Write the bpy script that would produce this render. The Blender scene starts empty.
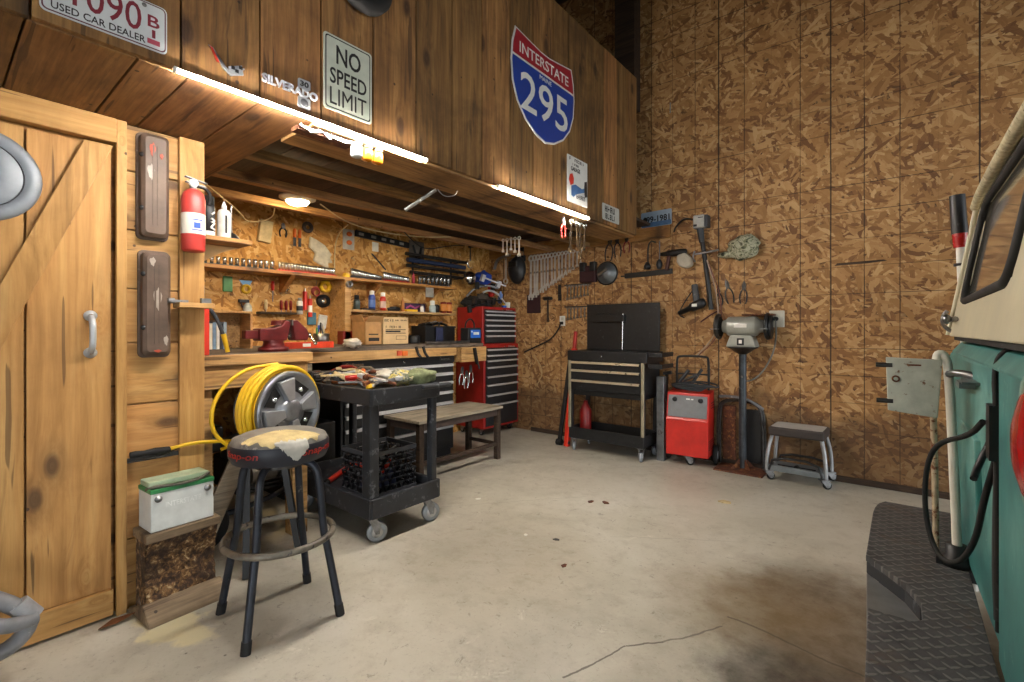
import bpy, math, random
from mathutils import Vector, Matrix, Euler, noise
random.seed(7)
PI = math.pi
sc = bpy.context.scene
ORD = 'first second third fourth fifth sixth seventh eighth ninth tenth eleventh twelfth thirteenth fourteenth fifteenth sixteenth seventeenth eighteenth nineteenth twentieth'.split()
COL = sc.collection

# ------------------------------------------------------------------ mesh builder
class B:
    def __init__(s):
        s.v = []; s.f = []; s.mi = []; s.sm = []; s.m = 0; s.M = Matrix.Identity(4)
    def at(s, loc=(0, 0, 0), rot=(0, 0, 0), sc_=1):
        s.M = Matrix.Translation(loc) @ Euler(rot).to_matrix().to_4x4() @ Matrix.Scale(sc_, 4); return s
    def add(s, vs, fs, smooth=False):
        o = len(s.v)
        s.v += [tuple(s.M @ Vector(p)) for p in vs]
        for q in fs:
            s.f.append(tuple(i + o for i in q)); s.mi.append(s.m); s.sm.append(smooth)
        return s
    def box(s, c, d, rot=None):
        x, y, z = (t / 2 for t in d)
        vs = [Vector((a * x, b * y, e * z)) for a in (-1, 1) for b in (-1, 1) for e in (-1, 1)]
        if rot: R = Euler(rot).to_matrix(); vs = [R @ p for p in vs]
        vs = [p + Vector(c) for p in vs]
        return s.add(vs, [(0, 1, 3, 2), (4, 6, 7, 5), (0, 4, 5, 1), (2, 3, 7, 6), (0, 2, 6, 4), (1, 5, 7, 3)])
    def bx(s, x0, x1, y0, y1, z0, z1):
        return s.box(((x0 + x1) / 2, (y0 + y1) / 2, (z0 + z1) / 2), (abs(x1 - x0), abs(y1 - y0), abs(z1 - z0)))
    def bar(s, p0, p1, w, t, up=(0, 0, 1)):
        p0, p1 = Vector(p0), Vector(p1); d = (p1 - p0); L = d.length; d.normalize()
        u = Vector(up); sx = d.cross(u)
        if sx.length < 1e-4: sx = d.cross(Vector((1, 0, 0)))
        sx.normalize(); uz = sx.cross(d)
        vs = []
        for e in (p0, p1):
            for a, b in ((-1, -1), (1, -1), (1, 1), (-1, 1)):
                vs.append(e + sx * a * w / 2 + uz * b * t / 2)
        return s.add(vs, [(3, 2, 1, 0), (4, 5, 6, 7), (0, 1, 5, 4), (1, 2, 6, 5), (2, 3, 7, 6), (3, 0, 4, 7)])
    def cyl(s, p0, p1, r0, r1=None, n=16, caps=True):
        r1 = r0 if r1 is None else r1
        p0, p1 = Vector(p0), Vector(p1); d = (p1 - p0).normalized()
        a = d.orthogonal().normalized(); b = d.cross(a)
        vs = []
        for p, r in ((p0, r0), (p1, r1)):
            for i in range(n):
                t = 2 * PI * i / n; vs.append(p + (a * math.cos(t) + b * math.sin(t)) * r)
        fs = [(i, (i + 1) % n, n + (i + 1) % n, n + i) for i in range(n)]
        s.add(vs, fs, True)
        if caps:
            s.add(vs[:n], [tuple(reversed(range(n)))]); s.add(vs[n:], [tuple(range(n))])
        return s
    def tube(s, pts, r, n=8, closed=False, smooth=2):
        pts = [Vector(p) for p in pts]
        rs = r if isinstance(r, (list, tuple)) else None
        for _ in range(smooth if rs is None else 0):
            q = [] if closed else [pts[0]]
            m = len(pts); rng = range(m) if closed else range(m - 1)
            for i in rng:
                a, b = pts[i], pts[(i + 1) % m]
                q += [a * .75 + b * .25, a * .25 + b * .75]
            if not closed: q.append(pts[-1])
            pts = q
        m = len(pts); vs = []; na = None
        for i in range(m):
            if closed: t = pts[(i + 1) % m] - pts[i - 1]
            else: t = pts[min(i + 1, m - 1)] - pts[max(i - 1, 0)]
            t.normalize()
            if na is None: na = t.orthogonal().normalized()
            na = (na - t * na.dot(t))
            na = na.normalized() if na.length > 1e-6 else t.orthogonal().normalized()
            nb = t.cross(na); rr = rs[i] if rs else r
            for k in range(n):
                a = 2 * PI * k / n; vs.append(pts[i] + (na * math.cos(a) + nb * math.sin(a)) * rr)
        fs = []
        for i in range(m if closed else m - 1):
            j = (i + 1) % m
            for k in range(n):
                fs.append((i * n + k, i * n + (k + 1) % n, j * n + (k + 1) % n, j * n + k))
        s.add(vs, fs, True)
        if not closed:
            s.add(vs[:n], [tuple(reversed(range(n)))]); s.add(vs[-n:], [tuple(range(n))])
        return s
    def lathe(s, prof, o=(0, 0, 0), ax=(0, 0, 1), n=24):
        o = Vector(o); d = Vector(ax).normalized(); a = d.orthogonal().normalized(); b = d.cross(a)
        vs = []; m = len(prof)
        for r, z in prof:
            for k in range(n):
                t = 2 * PI * k / n; vs.append(o + d * z + (a * math.cos(t) + b * math.sin(t)) * max(r, 1e-5))
        fs = [(i * n + k, i * n + (k + 1) % n, (i + 1) * n + (k + 1) % n, (i + 1) * n + k) for i in range(m - 1) for k in range(n)]
        return s.add(vs, fs, True)
    def prism(s, poly, y0, y1, plane='xz'):
        n = len(poly)
        def P(p, h):
            return (p[0], h, p[1]) if plane == 'xz' else ((p[0], p[1], h) if plane == 'xy' else (h, p[0], p[1]))
        vs = [P(p, y0) for p in poly] + [P(p, y1) for p in poly]
        fs = [tuple(range(n)), tuple(reversed(range(n, 2 * n)))] + [(i, n + i, n + (i + 1) % n, (i + 1) % n) for i in range(n)]
        return s.add(vs, fs)
    def ball(s, c, r, n=12, m=8):
        r = (r, r, r) if not isinstance(r, (tuple, list)) else r
        vs = []; fs = []
        for i in range(m + 1):
            t = PI * i / m
            for k in range(n):
                p = 2 * PI * k / n
                vs.append((c[0] + r[0] * math.sin(t) * math.cos(p), c[1] + r[1] * math.sin(t) * math.sin(p), c[2] + r[2] * math.cos(t)))
        for i in range(m):
            for k in range(n):
                fs.append((i * n + k, (i + 1) * n + k, (i + 1) * n + (k + 1) % n, i * n + (k + 1) % n))
        return s.add(vs, fs, True)
    def blob(s, c, r, amp=.3, fr=6, n=20, m=14, seed=0):
        vs = []; fs = []
        for i in range(m + 1):
            t = PI * i / m
            for k in range(n):
                p = 2 * PI * k / n
                d = Vector((math.sin(t) * math.cos(p), math.sin(t) * math.sin(p), math.cos(t)))
                e = 1 + amp * noise.noise(d * fr * .35 + Vector((seed, seed * 1.7, 0))) + amp * .6 * noise.noise(d * fr + Vector((seed, 3, 0)))
                vs.append((c[0] + d.x * r[0] * e, c[1] + d.y * r[1] * e, c[2] + d.z * r[2] * e))
        for i in range(m):
            for k in range(n):
                fs.append((i * n + k, (i + 1) * n + k, (i + 1) * n + (k + 1) % n, i * n + (k + 1) % n))
        return s.add(vs, fs, True)
    def torus(s, c, R, r, ax=(0, 0, 1), n=32, k=8, a0=0, a1=2 * PI):
        d = Vector(ax).normalized(); a = d.orthogonal().normalized(); b = d.cross(a); c = Vector(c)
        full = abs(a1 - a0 - 2 * PI) < 1e-4
        pts = [c + (a * math.cos(t) + b * math.sin(t)) * R for t in [a0 + (a1 - a0) * i / (n if full else n - 1) for i in range(n)]]
        return s.tube(pts, r, k, closed=full, smooth=0)
    def text(s, str_, cx, cz, w, h, y=0, d=.0012, bold=.02, wrap=None):
        vs, fs = text_mesh(str_, bold)
        xs = [p[0] for p in vs]; ys = [p[1] for p in vs]
        x0, x1, y0, y1 = min(xs), max(xs), min(ys), max(ys)
        kx = w / (x1 - x0); ky = h / (y1 - y0)
        q = []
        for p in vs:
            X = cx + (p[0] - (x0 + x1) / 2) * kx; Z = cz + (p[1] - (y0 + y1) / 2) * ky; dd = d if p[2] > 0 else 0
            q.append((X, y - dd, Z) if wrap is None else wrap(X, Z, dd))
        return s.add(q, fs)

_tc = {}
def text_mesh(t, bold):
    if (t, bold) in _tc: return _tc[(t, bold)]
    cu = bpy.data.curves.new('lettering_curve', 'FONT'); cu.body = t; cu.extrude = .02; cu.offset = bold; cu.resolution_u = 3
    o = bpy.data.objects.new('lettering_curve', cu); COL.objects.link(o)
    dg = bpy.context.evaluated_depsgraph_get()
    me = o.evaluated_get(dg).to_mesh()
    r = ([tuple(v.co) for v in me.vertices], [tuple(p.vertices) for p in me.polygons])
    o.evaluated_get(dg).to_mesh_clear()
    bpy.data.objects.remove(o); bpy.data.curves.remove(cu)
    _tc[(t, bold)] = r
    return r

def obj(name, b, mats, parent=None, bev=0, seg=2, loc=None, rz=0, rot=None, sub=0):
    me = bpy.data.meshes.new(name)
    me.from_pydata(b.v, [], b.f)
    mats = mats if isinstance(mats, (list, tuple)) else [mats]
    for m in mats: me.materials.append(m)
    me.polygons.foreach_set('material_index', b.mi); me.polygons.foreach_set('use_smooth', b.sm)
    me.update()
    o = bpy.data.objects.new(name, me); COL.objects.link(o)
    if parent: o.parent = parent
    if loc: o.location = loc
    o.rotation_euler = rot if rot else (0, 0, rz)
    if bev:
        mo = o.modifiers.new('Bevel', 'BEVEL'); mo.width = bev; mo.segments = seg; mo.limit_method = 'ANGLE'; mo.angle_limit = math.radians(40); mo.harden_normals = False
    if sub:
        mo = o.modifiers.new('Sub', 'SUBSURF'); mo.levels = sub; mo.render_levels = sub
    return o

def tag(o, label, cat, group=None, kind=None):
    o['label'] = label; o['category'] = cat
    if group: o['group'] = group
    if kind: o['kind'] = kind
    return o
def thing(name, label, cat, loc=(0, 0, 0), rz=0, group=None, rot=None):
    o = bpy.data.objects.new(name, None); COL.objects.link(o)
    o.location = loc; o.rotation_euler = rot if rot else (0, 0, rz); o.empty_display_size = .05
    return tag(o, label, cat, group)
def struct(name, b, mats, parent=None, bev=0):
    o = obj(name, b, mats, parent, bev)
    if not parent: o['kind'] = 'structure'
    return o
def dup(root, loc, rz=None, label=None, group=None, rot=None):
    def cp(o, par):
        c = o.copy(); COL.objects.link(c); c.parent = par
        for ch in o.children: cp(ch, c)
        return c
    r = cp(root, None); r.location = loc
    if rz is not None: r.rotation_euler = (0, 0, rz)
    if rot: r.rotation_euler = rot
    if label: r['label'] = label
    if group: r['group'] = group
    return r
def pose(o, loc, rz=0, rot=None):
    o.location = loc; o.rotation_euler = rot if rot else (0, 0, rz); return o
def rrect(w, h, r, n=4, cx=0, cz=0):
    p = []
    for sx, sz, a in ((1, 1, 0), (-1, 1, PI / 2), (-1, -1, PI), (1, -1, 1.5 * PI)):
        for i in range(n + 1):
            t = a + PI / 2 * i / n
            p.append((cx + sx * (w / 2 - r) + r * math.cos(t), cz + sz * (h / 2 - r) + r * math.sin(t)))
    return p

# ------------------------------------------------------------------ materials
def hx(h):
    h = h.lstrip('#'); c = [int(h[i:i + 2], 16) / 255 for i in (0, 2, 4)]
    return tuple(t / 12.92 if t <= .04045 else ((t + .055) / 1.055) ** 2.4 for t in c) + (1,)
class N:
    def __init__(s, name):
        s.mat = bpy.data.materials.new(name); s.mat.use_nodes = True; s.t = s.mat.node_tree
        s.t.nodes.clear(); s.out = s.t.nodes.new('ShaderNodeOutputMaterial')
    def __call__(s, ty, _i=None, **at):
        n = s.t.nodes.new('ShaderNode' + ty)
        for k, v in at.items(): setattr(n, k, v)
        for k, v in (_i or {}).items():
            if isinstance(v, bpy.types.NodeSocket): s.t.links.new(v, n.inputs[k])
            else: n.inputs[k].default_value = v
        return n
    def math(s, op, a, b=0, c=None):
        i = {0: a, 1: b}
        if c is not None: i[2] = c
        return s('Math', i, operation=op).outputs[0]
    def mix(s, f, a, b, bt='MIX'):
        n = s('Mix', None, data_type='RGBA', blend_type=bt)
        for k, v in ((0, f), (6, a), (7, b)):
            if isinstance(v, bpy.types.NodeSocket): s.t.links.new(v, n.inputs[k])
            else: n.inputs[k].default_value = v
        return n.outputs[2]
    def ramp(s, f, stops):
        n = s('ValToRGB', {0: f}); e = n.color_ramp.elements
        while len(e) < len(stops): e.new(.5)
        for q, (p, c) in zip(e, stops): q.position = p; q.color = hx(c) if isinstance(c, str) else (c, c, c, 1)
        return n.outputs[0]
    def noise(s, vec, sc_, det=4, rough=.55, dist=0):
        return s('TexNoise', {'Vector': vec, 'Scale': sc_, 'Detail': det, 'Roughness': rough, 'Distortion': dist}).outputs[0]
    def finish(s, col, rough=.5, metal=0, bump=None, bs=.3, bd=.01, **kw):
        i = {'Base Color': col, 'Roughness': rough, 'Metallic': metal}
        i.update(kw)
        p = s('BsdfPrincipled', i)
        if bump is not None:
            b = s('Bump', {'Height': bump, 'Strength': bs, 'Distance': bd}); s.t.links.new(b.outputs[0], p.inputs['Normal'])
        s.t.links.new(p.outputs[0], s.out.inputs[0]); return s.mat
    def obj(s): return s('TexCoord').outputs['Object']

_pm = {}
def pm(c, rough=.5, metal=0, var=.18, vs=14, wear=None, wamt=.58, bump=0, bsc=80):
    key = (c, rough, metal, var, vs, wear, wamt, bump)
    if key in _pm: return _pm[key]
    n = N('paint_' + c.strip('#')); co = n.obj()
    f = n.noise(co, vs, 5, .6)
    base = hx(c); dk = tuple(t * (1 - var * 1.6) for t in base[:3]) + (1,); lt = tuple(min(1, t * (1 + var)) for t in base[:3]) + (1,)
    col = n.mix(n.ramp(f, [(.3, 0.), (.7, 1.)]), dk, lt)
    r = n.math('ADD', n.math('MULTIPLY', f, .25), rough - .12)
    mt = metal
    if wear:
        g = n.ramp(n.noise(co, vs * 1.6, 8, .68, .3), [(wamt, 0.), (wamt + .07, 1.)])
        col = n.mix(g, col, hx(wear))
    kw = {}
    m = n.finish(col, r, mt, n.noise(co, bsc, 3) if bump else None, bump, .004)
    _pm[key] = m; return m

def wood(name, c1, c2, c3, axis='y', gr=.35, rough=.72, dirt=.35, dirtc='#3a2714', knots=.8, sc_=1., vary=.35, flat=None):
    n = N(name); co = n.obj()
    ri = n('NewGeometry').outputs['Random Per Island']
    off = n('CombineXYZ', {0: n.math('MULTIPLY', ri, 7.3), 1: n.math('MULTIPLY', ri, 13.1), 2: n.math('MULTIPLY', ri, 5.7)}).outputs[0]
    v = n('VectorMath', {0: co, 1: off}, operation='ADD').outputs[0]
    S = {'x': (.45, 9, 9), 'y': (9, .45, 9), 'z': (9, 9, .45)}[axis]
    S2 = list({'x': (1.6, 3.4, 3.4), 'y': (3.4, 1.6, 3.4), 'z': (3.4, 3.4, 1.6)}[axis])
    S2['xyz'.index(flat or {'x': 'z', 'y': 'x', 'z': 'x'}[axis])] = 0      # knots run through the board
    g = n('VectorMath', {0: v, 1: tuple(t * sc_ for t in S)}, operation='MULTIPLY').outputs[0]
    k = n('VectorMath', {0: v, 1: tuple(t * sc_ for t in S2)}, operation='MULTIPLY').outputs[0]
    ks = n('SeparateXYZ', {0: k}).outputs; fl = flat or {'x': 'z', 'y': 'x', 'z': 'x'}[axis]
    kp = n('CombineXYZ', {i_: ks['xyz'.index(a_)] for i_, a_ in enumerate([q for q in 'xyz' if q != fl])}).outputs[0]
    kv = n('TexVoronoi', {'Vector': kp, 'Scale': 1.15, 'Randomness': 1.0}, voronoi_dimensions='2D')
    kd = kv.outputs['Distance']
    # knots bend the grain
    warp = n.math('DIVIDE', .055, n.math('ADD', kd, .05))
    f1 = n('TexNoise', {'Vector': n('VectorMath', {0: g, 1: n('CombineXYZ', {0: warp, 1: warp, 2: warp}).outputs[0]}, operation='ADD').outputs[0], 'Scale': 2.2, 'Detail': 7, 'Roughness': .62, 'Distortion': .25}).outputs[0]
    col = n.ramp(f1, [(.25, c1), (.5, c2), (.78, c3)])
    fine = n.noise(g, 9, 4, .6)
    col = n.mix(n.math('MULTIPLY', n.ramp(fine, [(.35, 1.), (.6, 0.)]), gr), col, hx(dirtc))
    streak = n.ramp(n.noise(n('VectorMath', {0: g, 1: tuple(.35 if t > 2 else .8 for t in S)}, operation='MULTIPLY').outputs[0], 3., 5, .7, 1.2), [(.56, 0.), (.66, 1.)])
    col = n.mix(n.math('MULTIPLY', streak, min(1., dirt * 1.3)), col, hx(dirtc))
    nl = n('TexVoronoi', {'Vector': co, 'Scale': 7.5, 'Randomness': .9}).outputs['Distance']
    col = n.mix(n.math('MULTIPLY', n.ramp(nl, [(.045, 1.), (.06, 0.)]), .8), col, hx('#1d130b'))
    crack = n.ramp(n.noise(g, 3.3, 2, .5, .2), [(.315, 1.), (.33, 0.)])
    col = n.mix(n.math('MULTIPLY', crack, .6), col, hx('#241307'))
    ring = n.ramp(kd, [(.05, 1.), (.075, .8), (.11, .35), (.26, 0.)])
    keep = n.ramp(n('SeparateColor', {0: kv.outputs['Color']}).outputs[0], [(.40, 0.), (.42, 1.)])
    col = n.mix(n.math('MULTIPLY', n.math('MULTIPLY', ring, keep), knots), col, hx('#2c1608'))
    d = n.noise(co, 2.3, 8, .65, .4)
    col = n.mix(n.math('MULTIPLY', n.ramp(d, [(.48, 0.), (.68, 1.)]), dirt), col, hx(dirtc))
    val = n.math('ADD', n.math('MULTIPLY', ri, vary), 1 - vary * .55)
    col = n('HueSaturation', {'Hue': n.math('ADD', n.math('MULTIPLY', ri, -.012), .506), 'Saturation': 1.0, 'Value': val, 'Color': col}).outputs[0]
    return n.finish(col, rough, 0, f1, .25, .006)

def osb(name, ramp_, ux, uy, lines=True, lx=.2135, ly=.2135, oy=.0, dark=.35):
    """strand board: four layers of flat wood flakes; ux / uy are the two world axes of the sheet"""
    n = N(name); co = n.obj(); sp = n('SeparateXYZ', {0: co})
    X, Y = sp.outputs[ux], sp.outputs[uy]
    flat = n('CombineXYZ', {0: X, 1: Y, 2: 0.}).outputs[0]
    wob = n('TexNoise', {'Vector': flat, 'Scale': 9., 'Detail': 2.}).outputs[1]
    flat2 = n('VectorMath', {0: flat, 1: n('VectorMath', {0: wob, 'Scale': .022}, operation='SCALE').outputs[0]}, operation='ADD').outputs[0]
    best = None; edge = None
    for i, (a, s1, s2) in enumerate(((.15, 7, 29), (.85, 6.2, 26), (-.6, 6.5, 31), (1.45, 8.5, 31), (-1.1, 8, 28), (.4, 12, 46), (-.25, 10, 38), (1.15, 13, 48))):
        mr = n('Mapping', {'Vector': flat2, 'Location': (i * 3.7, i * 1.9, 0), 'Rotation': (0, 0, a)})
        mp = n('Mapping', {'Vector': mr.outputs[0], 'Scale': (s1, s2, 1)})
        vo = n('TexVoronoi', {'Vector': mp.outputs[0], 'Scale': 1., 'Randomness': .9}, voronoi_dimensions='2D', distance='CHEBYCHEV')
        rc = n('SeparateColor', {0: vo.outputs['Color']})
        grain = n('TexNoise', {'Vector': n('Mapping', {'Vector': mp.outputs[0], 'Scale': (.8, 7., 1)}).outputs[0], 'Scale': 2.2, 'Detail': 5., 'Roughness': .65}).outputs[0]
        val = n.math('ADD', n.math('MULTIPLY', rc.outputs[1], .60), n.math('MULTIPLY', grain, .40))
        h = n.math('SUBTRACT', rc.outputs[0], n.math('MULTIPLY', vo.outputs['Distance'], .35))
        if best is None: best, hh = val, h
        else:
            sel = n.math('GREATER_THAN', h, hh)
            best = n('Mix', {0: sel, 2: best, 3: val}).outputs[0]
            hh = n.math('MAXIMUM', h, hh)
    col = n.ramp(best, ramp_)
    low = n.ramp(hh, [(.38, 1.), (.56, 0.)])
    col = n.mix(n.math('MULTIPLY', low, .7), col, hx('#3a2210'))
    big = n.noise(flat, 1.3, 4, .6)
    col = n.mix(n.math('MULTIPLY', n.ramp(big, [(.45, 0.), (.75, 1.)]), dark), col, hx('#4a2c14'))
    if lines:
        j = n.math('MULTIPLY', n.math('SUBTRACT', n.noise(flat, 3., 3), .5), .006)
        def ln(c, sp_, o, w):
            t = n.math('ADD', n.math('DIVIDE', n.math('ADD', n.math('ADD', c, j), o), sp_), 500.5)
            fr = n.math('ABSOLUTE', n.math('SUBTRACT', n.math('FRACT', t), .5))
            return n.math('LESS_THAN', fr, w / sp_)
        fade = n.ramp(n.noise(flat, 1.7, 3), [(.34, .35), (.5, .95)])
        l1 = n.math('MULTIPLY', ln(X, lx, 0., .0028), n.ramp(n.noise(n('CombineXYZ', {0: X}).outputs[0], 1.9, 1), [(.42, .15), (.5, 1.)])); l1b = ln(X, lx * 4, .430, .0042); l2 = n.math('MULTIPLY', ln(Y, ly, oy, .0026), n.ramp(n.noise(n('CombineXYZ', {1: Y, 0: n.math('MULTIPLY', X, .15)}).outputs[0], 1.7, 1), [(.40, .2), (.52, .9)]))
        L = n.math('MAXIMUM', n.math('MULTIPLY', n.math('MAXIMUM', l1, l2), fade), n.math('MULTIPLY', l1b, .9))
        col = n.mix(L, col, hx('#1c110a'))
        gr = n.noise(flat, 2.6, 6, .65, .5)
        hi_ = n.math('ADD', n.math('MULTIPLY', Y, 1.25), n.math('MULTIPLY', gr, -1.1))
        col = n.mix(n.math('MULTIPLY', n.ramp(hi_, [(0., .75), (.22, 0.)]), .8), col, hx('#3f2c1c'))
    return n.finish(col, .72, 0, hh, .25, .004)

def emis(name, c, st):
    n = N(name); e = n('Emission', {0: hx(c), 1: st}); n.t.links.new(e.outputs[0], n.out.inputs[0]); return n.mat
# ------------------------------------------------------------------ shared materials
M_door = wood('pine_golden', '#9c6f38', '#bd8d4f', '#d3aa6b', 'z', .18, .62, .28, '#6b4218', vary=.28)
M_doorY = wood('pine_golden_across', '#9c6f38', '#bd8d4f', '#d3aa6b', 'y', .18, .62, .28, '#6b4218', vary=.28)
M_loft = wood('barn_board', '#5f4222', '#8e6637', '#b2874f', 'z', .35, .75, .5, '#2c1c0e', .8, vary=.7)
M_joist = wood('joist_wood', '#855f35', '#ab7f4d', '#c49863', 'y', .4, .75, .4, '#2e1c0e')
M_soffit = wood('soffit_board', '#6b4826', '#8d6437', '#a67a47', 'x', .4, .7, .45, '#3a2412')
M_pine = wood('bench_pine', '#b5854c', '#cfa064', '#ddb681', 'y', .35, .6, .35, '#4a3018')
M_pineX = wood('bench_pine_end', '#b5854c', '#cfa064', '#ddb681', 'x', .35, .6, .3, '#4a3018')
M_benchtop = wood('bench_top_worn', '#4f453b', '#6b5e50', '#857665', 'y', .5, .7, .6, '#2a241e')
M_greyboard = wood('grey_board', '#85796a', '#a39784', '#b9ad98', 'y', .4, .7, .35, '#4b4236')
M_darkwood = wood('dark_old_wood', '#2e2118', '#443224', '#57422f', 'x', .5, .8, .4, '#1a110b')
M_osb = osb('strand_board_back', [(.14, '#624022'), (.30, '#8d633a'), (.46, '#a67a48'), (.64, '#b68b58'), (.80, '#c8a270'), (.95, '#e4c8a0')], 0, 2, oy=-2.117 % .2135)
M_osbL = osb('strand_board_bench', [(.1, '#6b4119'), (.3, '#a9742f'), (.5, '#c38d44'), (.72, '#d5a660'), (.92, '#e4c389')], 1, 2, lines=False, dark=.3)  # yellower than the back wall board, lamp light put into the colour
BLK = pm('#17181a', .45, 0, .3, 20, '#3c3c3e', .62)
BLKP = pm('#2a2d32', .5, 0, .3, 9, '#5f6266', .58)
PULL = pm('#c6c7c8', .33, .3, .08)
CHARC = pm('#34373c', .5, 0, .3, 12, '#5c5f63', .6)
RUB = pm('#141414', .75)
CHR = pm('#c9c9c6', .18, 1, .1)
STL = pm('#8f9092', .35, 1, .25, 20, '#5a4a3c', .66)
DST = pm('#4c4a48', .42, .9, .3, 20, '#3a2a1e', .6)
ALU = pm('#b9babb', .38, .85, .12)
GLV = pm('#9aa0a6', .42, .7, .2, 9)
RED = pm('#b4231c', .38, 0, .2, 10)
REDB = pm('#d2331f', .36, 0, .15, 8, '#7a1f14', .68)
REDD = pm('#7d1413', .4, 0, .25, 10)
WHT = pm('#e4e2da', .5, 0, .06)
CRM = pm('#d8cfae', .42, 0, .12, 6, '#7d6a48', .7)
YEL = pm('#e0b41c', .45, 0, .12)
GRN = pm('#4f8a4a', .5)
BLU = pm('#1f4fa8', .45)
ORG = pm('#d96a1e', .5)
CARD = pm('#b98e5b', .8, 0, .12)
CARDL = pm('#d2b283', .8, 0, .08)
PAPER = pm('#e6e0d0', .85, 0, .08)
TXT = pm('#1b1a19', .7)
AMB = pm('#e08a1c', .25)
TAN = pm('#cdb98c', .85, 0, .15, 20)
GVIN = pm('#6f6c66', .6, 0, .25, 14, '#9b968c', .6)
HOSE = pm('#7c7d80', .5, 0, .2, 12, '#a5a6a8', .6)
RUST = pm('#5e3420', .85, 0, .4, 22, '#8a5a2e', .55, .6, 60)

# ------------------------------------------------------------------ floor
def concrete():
    n = N('concrete'); co = n.obj(); sp = n('SeparateXYZ', {0: co}); X, Y = sp.outputs[0], sp.outputs[1]
    flat = n('CombineXYZ', {0: X, 1: Y, 2: 0.}).outputs[0]
    a = n.noise(flat, 1.1, 9, .62, .5); b = n.noise(flat, 9, 8, .7, .2); c = n.noise(flat, 60, 4, .6)
    col = n.ramp(a, [(.25, '#9b9687'), (.5, '#bab5a6'), (.75, '#cdc9be')])
    col = n.mix(n.math('MULTIPLY', n.ramp(b, [(.5, 0.), (.75, 1.)]), .4), col, hx('#85796a'))
    col = n.mix(n.math('MULTIPLY', n.ramp(c, [(.58, 0.), (.72, 1.)]), .3), col, hx('#6d6252'))
    col = n.mix(n.math('MULTIPLY', n.ramp(n.noise(flat, 5, 9, .75, .8), [(.62, 0.), (.67, 1.)]), .4), col, hx('#dedacd'))
    col = n.mix(n.math('MULTIPLY', n.ramp(n.noise(flat, 19, 6, .75, .6), [(.6, 0.), (.66, 1.)]), .45), col, hx('#5f574a'))
    spk = n.ramp(n('TexVoronoi', {'Vector': flat, 'Scale': 9.}).outputs['Distance'], [(.03, 1.), (.06, 0.)])
    col = n.mix(n.math('MULTIPLY', spk, n.ramp(n.noise(flat, 2.5, 2), [(.5, 0.), (.55, .75)])), col, hx('#3d352b'))
    wv = n('TexNoise', {'Vector': flat, 'Scale': 3.2, 'Detail': 7., 'Roughness': .65}).outputs[1]
    wp = n('VectorMath', {0: flat, 1: n('VectorMath', {0: n('VectorMath', {0: wv, 1: (.5, .5, .5)}, operation='SUBTRACT').outputs[0], 'Scale': .55}, operation='SCALE').outputs[0]}, operation='ADD').outputs[0]
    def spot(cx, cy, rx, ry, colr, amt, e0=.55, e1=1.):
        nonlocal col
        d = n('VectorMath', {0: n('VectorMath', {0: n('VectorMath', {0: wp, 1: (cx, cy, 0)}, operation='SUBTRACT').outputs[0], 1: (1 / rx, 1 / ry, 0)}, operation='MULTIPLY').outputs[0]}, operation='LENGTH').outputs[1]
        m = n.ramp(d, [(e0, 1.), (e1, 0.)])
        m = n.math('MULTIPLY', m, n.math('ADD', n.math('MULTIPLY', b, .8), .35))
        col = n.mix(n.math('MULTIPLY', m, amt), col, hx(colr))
    spot(-.12, 2.35, .62, .62, '#4d3820', .95)
    spot(-.30, 1.80, .34, .36, '#2c2620', 1.0, .4)
    spot(.1, 1.5, .6, .6, '#3d2f20', .9)
    spot(-.5, 2.25, .5, .4, '#7a6442', .7, .3)
    spot(-1.9, 1.9, .9, .7, '#8b7a5c', .35)
    spot(-2.3, .62, .22, .13, '#e4d9ae', 1.0, .7)
    spot(-1.0, 3.4, 1.3, .35, '#c2bcae', .5)
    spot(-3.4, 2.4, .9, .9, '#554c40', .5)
    def seg(p, q, w, amt, c='#3a3128'):
        nonlocal col
        dx, dy = q[0] - p[0], q[1] - p[1]; L = math.hypot(dx, dy); ux, uy = dx / L, dy / L
        nz = n('TexNoise', {'Vector': flat, 'Scale': 6., 'Detail': 5.}).outputs[0]
        u = n.math('SUBTRACT', n.math('ADD', n.math('MULTIPLY', X, ux), n.math('MULTIPLY', Y, uy)), p[0] * ux + p[1] * uy)
        v = n.math('ADD', n.math('SUBTRACT', n.math('MULTIPLY', Y, ux), n.math('MULTIPLY', X, uy)), p[0] * uy - p[1] * ux)
        v = n.math('ADD', v, n.math('MULTIPLY', n.math('SUBTRACT', nz, .5), .05))
        m = n.math('MULTIPLY', n.math('LESS_THAN', n.math('ABSOLUTE', v), w), n.math('MULTIPLY', n.math('GREATER_THAN', u, 0.), n.math('LESS_THAN', u, L)))
        col = n.mix(n.math('MULTIPLY', m, amt), col, hx(c))
    seg((-.891, 1.379), (-.80, 1.668), .004, .75); seg((-.80, 1.668), (-.70, 1.779), .004, .75); seg((-.70, 1.779), (-.552, 2.023), .004, .6)
    seg((-.557, 2.114), (-.11, 2.043), .005, .6); seg((-.11, 2.043), (.3, 1.97), .005, .6)
    seg((-1.75, 3.0), (-2.4, 2.2), .002, .4); seg((-1.3, 2.5), (-.7, 2.9), .002, .3)
    rg = n.math('ADD', n.math('MULTIPLY', b, .35), .22)
    return n.finish(col, rg, 0, n.math('ADD', b, n.math('MULTIPLY', c, .4)), .18, .006)
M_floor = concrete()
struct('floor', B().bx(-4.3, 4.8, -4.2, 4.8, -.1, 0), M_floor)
b = B().bx(4.8, 12, -12, 8, -.1, -.005); b.bx(-6, 4.8, -12, -4.2, -.1, -.005)
struct('ground', b, pm('#4a4a48', .9, 0, .2, 3))

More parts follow.
